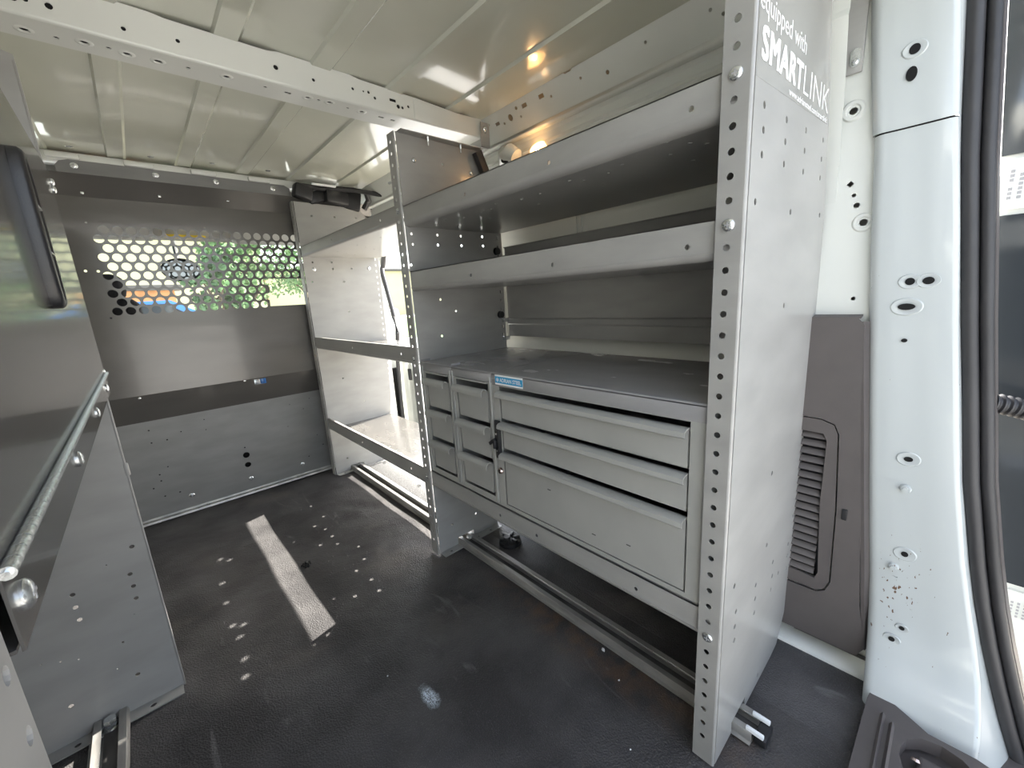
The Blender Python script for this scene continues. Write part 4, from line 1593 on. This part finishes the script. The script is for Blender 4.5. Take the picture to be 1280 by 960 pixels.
# a few crumbs of dirt on the mat
for k, (x, y, r) in enumerate(((.585, .42, .0045), (.55, .36, .002), (.46, .28, .0016), (.24, .69, .0015), (.66, .17, .0018))):
    bm = bmesh.new()
    bmesh.ops.create_icosphere(bm, subdivisions=1, radius=r)
    for v in bm.verts:
        v.co = v.co * (1 + random.uniform(-.3, .3)) + Vector((x, y, r * .7))
    bm.verts.index_update()
    b = B()
    b.add([v.co for v in bm.verts], [[v.index for v in f.verts] for f in bm.faces])
    bm.free()
    tag(obj('dirt_crumb', b, M['labelwhite'], None, smooth=False),
        ['pale crumb beside the front edge of the right floor track, the largest crumb', 'small pale crumb on the mat near the track end', 'small pale crumb on the black mat nearest the rear sill', 'tiny pale crumb on the mat beyond the white mark', 'tiny pale crumb by the track end cap'][k], 'crumb', 'crumbs of dirt on the mat')

# ============================================================ CAB CONTENTS
seat = thing('driver_seat', (-.12, 2.2, -.04), 'black fabric driver seat behind the lower left holes of the partition', 'seat')
b = B()
b.box(-.36, .03, 2.02, 2.12, .30, .80, .04, seg=3)
obj('backrest', b, M['fabric'], seat)
b = B()
b.box(-.36, .03, 2.05, 2.50, .15, .32, .05, seg=3)
obj('cushion', b, M['fabric'], seat)
b = B()
b.box(-.26, .0, 2.03, 2.11, .79, .885, .035, seg=3)
obj('headrest', b, M['fabric'], seat)
b = B()
b.box(-.34, .0, 2.08, 2.48, -.04, .16, .01)
obj('seat_base', b, M['black'], seat)
for k, (x0, x1, lb) in enumerate(((-.36, .12, 'grey sun visor left of the rear-view mirror'), (.40, .88, 'grey sun visor right of the rear-view mirror'))):
    b = B()
    b.box(x0, x1, 2.30, 2.32, 1.035, 1.145, .008, seg=3)
    tag(obj('sun_visor', b, M['liner'], None), lb, 'visor', 'sun visors in the cab')
b = B()
b.box(.10, .46, 2.335, 2.352, 1.045, 1.125, .01, seg=3)
ov = tag(obj('overhead_console', b, M['liner'], None), 'pale overhead console panel behind the yellow warning strip', 'console')
b = B()
b.box(.16, .30, 2.2985, 2.3005, 1.050, 1.064, .0005)
tag(obj('warning_label', b, M['yellow'], None), 'yellow warning strip seen through the top row of holes', 'label')
mr_ = thing('rear_view_mirror', (.195, 2.36, .925), 'dark oval rear-view mirror seen through the holes of the partition', 'mirror')
b = B()
b.add([(.195 + rx * math.cos(2 * PI * k / 24), yy, .925 + rz * math.sin(2 * PI * k / 24)) for rx, rz, yy in ((.066, .043, 2.36), (.072, .049, 2.365), (.066, .043, 2.39), (.02, .02, 2.40)) for k in range(24)],
      [(i * 24 + k, i * 24 + (k + 1) % 24, (i + 1) * 24 + (k + 1) % 24, (i + 1) * 24 + k) for i in range(3) for k in range(24)])
obj('housing', b, M['black'], mr_)
b = B()
b.add([(.195 + .064 * math.cos(2 * PI * k / 24), 2.3605, .925 + .041 * math.sin(2 * PI * k / 24)) for k in range(24)], [tuple(range(24))])
obj('mirror_glass', b, M['mirror'], mr_)
b = B()
b.tube([(.195, 2.395, .93), (.195, 2.45, 1.0), (.195, 2.47, 1.08)], .008, 8)
obj('stem', b, M['black'], mr_)

# ============================================================ OUTSIDE
GZ = -.62
b = B()
b.box(-60, 70, -60, 90, GZ - .2, GZ)
g = obj('ground', b, M['asphalt'], None)
struct(g)
b = B()
b.box(1.3, 6, -8, 3, GZ, GZ + .012)
obj('gravel_strip', b, M['gravel'], g)
b = B()
b.box(8, 60, 10, 36, GZ, GZ + .02)
obj('lawn', b, M['grass'], g)


def building(name, x0, x1, y0, y1, h, m, label, nwin, cat='building'):
    t = thing(name, ((x0 + x1) / 2, y0, GZ), label, cat)
    b = B()
    b.box(x0, x1, y0, y1, GZ, GZ + h)
    obj('walls', b, m, t)
    b = B()
    b.box(x0 - .3, x1 + .3, y0 - .3, y1 + .3, GZ + h, GZ + h + .25, .03)
    obj('roof', b, M['roofing'], t)
    for k in range(nwin):
        wx = x0 + (k + .5) * (x1 - x0) / nwin
        b = B()
        b.box(wx - .7, wx + .7, y0 - .06, y0 + .02, GZ + 1.0, GZ + 2.3)
        wd = obj('window', b, M['labelwhite'], t)
        b = B()
        b.box(wx - .6, wx + .6, y0 - .08, y0 - .05, GZ + 1.1, GZ + 2.2)
        obj('pane', b, M['tint'], wd)
    return t


building('building', -14, 9.2, 43, 53, 7.6, M['stucco'], 'tall pale yellow building wing seen through the left holes of the partition', 0)
building('building', 9.6, 46, 44, 54, 4.9, M['stucco'], 'pale yellow building across the lot, seen through the partition', 0)
building('building', -2.5, 1.7, 26, 27, 2.6, M['brick'], 'low orange brick building seen through the left holes of the partition', 0)


def tree(x, y, h, r, label, seed):
    rnd = random.Random(seed)
    t = thing('tree', (x, y, GZ), label, 'tree', 'trees beyond the windscreen')
    b = B()
    b.tube([(x, y, GZ), (x + .1, y, GZ + h * .3), (x, y + .1, GZ + h * .6)], [.16, .12, .06], 8)
    for k in range(5):
        a = k * 1.3
        b.tube([(x, y, GZ + h * (.35 + .05 * k)), (x + r * .6 * math.cos(a), y + r * .6 * math.sin(a), GZ + h * (.55 + .06 * k))], [.06, .02], 6)
    obj('trunk', b, M['bark'], t)
    b = B()
    vs, fs = [], []
    for k in range(2600):
        # clumps of leaves round the crown
        cl = k % 26
        ra = random.Random(seed * 100 + cl)
        a, bb_, q = ra.uniform(0, 2 * PI), ra.uniform(-.5, 1), ra.uniform(.35, .95)
        c = Vector((x + r * q * math.cos(a), y + r * q * math.sin(a), GZ + h * .66 + h * .32 * bb_))
        p = c + Vector((rnd.gauss(0, .28), rnd.gauss(0, .28), rnd.gauss(0, .22))) * r * .55
        s = rnd.uniform(.07, .14)
        u = Vector((rnd.gauss(0, 1), rnd.gauss(0, 1), rnd.gauss(0, 1))).normalized() * s
        w = u.cross(Vector((rnd.gauss(0, 1), rnd.gauss(0, 1), rnd.gauss(0, 1)))).normalized() * s * .6
        o = len(vs)
        vs += [p - u, p + w, p + u, p - w]
        fs.append((o, o + 1, o + 2, o + 3))
    b.add(vs, fs)
    fo = obj('foliage', b, M['leaf'], t, smooth=False)
    fo['kind'] = 'stuff'


for k, (x, y, h, r) in enumerate(((3.3, 19, 4.2, 1.25), (7.6, 26, 5.2, 1.9), (1.9, 14.5, 3.0, .7), (5.9, 15.5, 3.0, .55), (27, 36, 4.5, 1.6))):
    tree(x, y, h, r, ['green leafy tree right of the rear-view mirror, seen through the holes', 'broad green tree furthest behind the middle holes', 'small green tree directly behind the rear-view mirror', 'slender green tree in the rectangular opening of the partition', 'green tree seen past the side door opening'][k], k + 3)


def car(x, y, m, label):
    t = thing('car', (x, y, GZ), label, 'car')
    z = GZ + .22
    prof = [(-2.1, .35), (-2.1, .75), (-1.9, .95), (-1.2, 1.0), (-.7, 1.42), (.8, 1.45), (1.5, 1.02), (2.0, .92), (2.1, .6), (2.1, .35)]
    b = B()
    n = len(prof)
    b.add([(x + a, y + s, z + c) for s in (-.85, .85) for a, c in prof], [tuple(range(n)), tuple(range(n, 2 * n))] + [(i, (i + 1) % n, n + (i + 1) % n, n + i) for i in range(n)])
    obj('body', b, m, t, smooth=False)
    b = B()
    b.plate([(-1.05, 1.02), (-.62, 1.36), (.72, 1.38), (1.25, 1.02)], [], .02, lambda a, c, d: (x + a, y - .86 - d, z + c))
    obj('window', b, M['tint'], t)
    for a in (-1.3, 1.35):
        for s in (-.86, .86):
            b = B()
            b.tube([(x + a, y + s - .08, GZ + .33), (x + a, y + s + .08, GZ + .33)], .33, 16)
            obj('wheel', b, M['black'], t)


car(-.2, 11.6, M['carblue'], 'blue parked car low behind the partition holes')
car(-1.35, 9.0, M['carlight'], 'pale blue parked car behind the lower left holes')
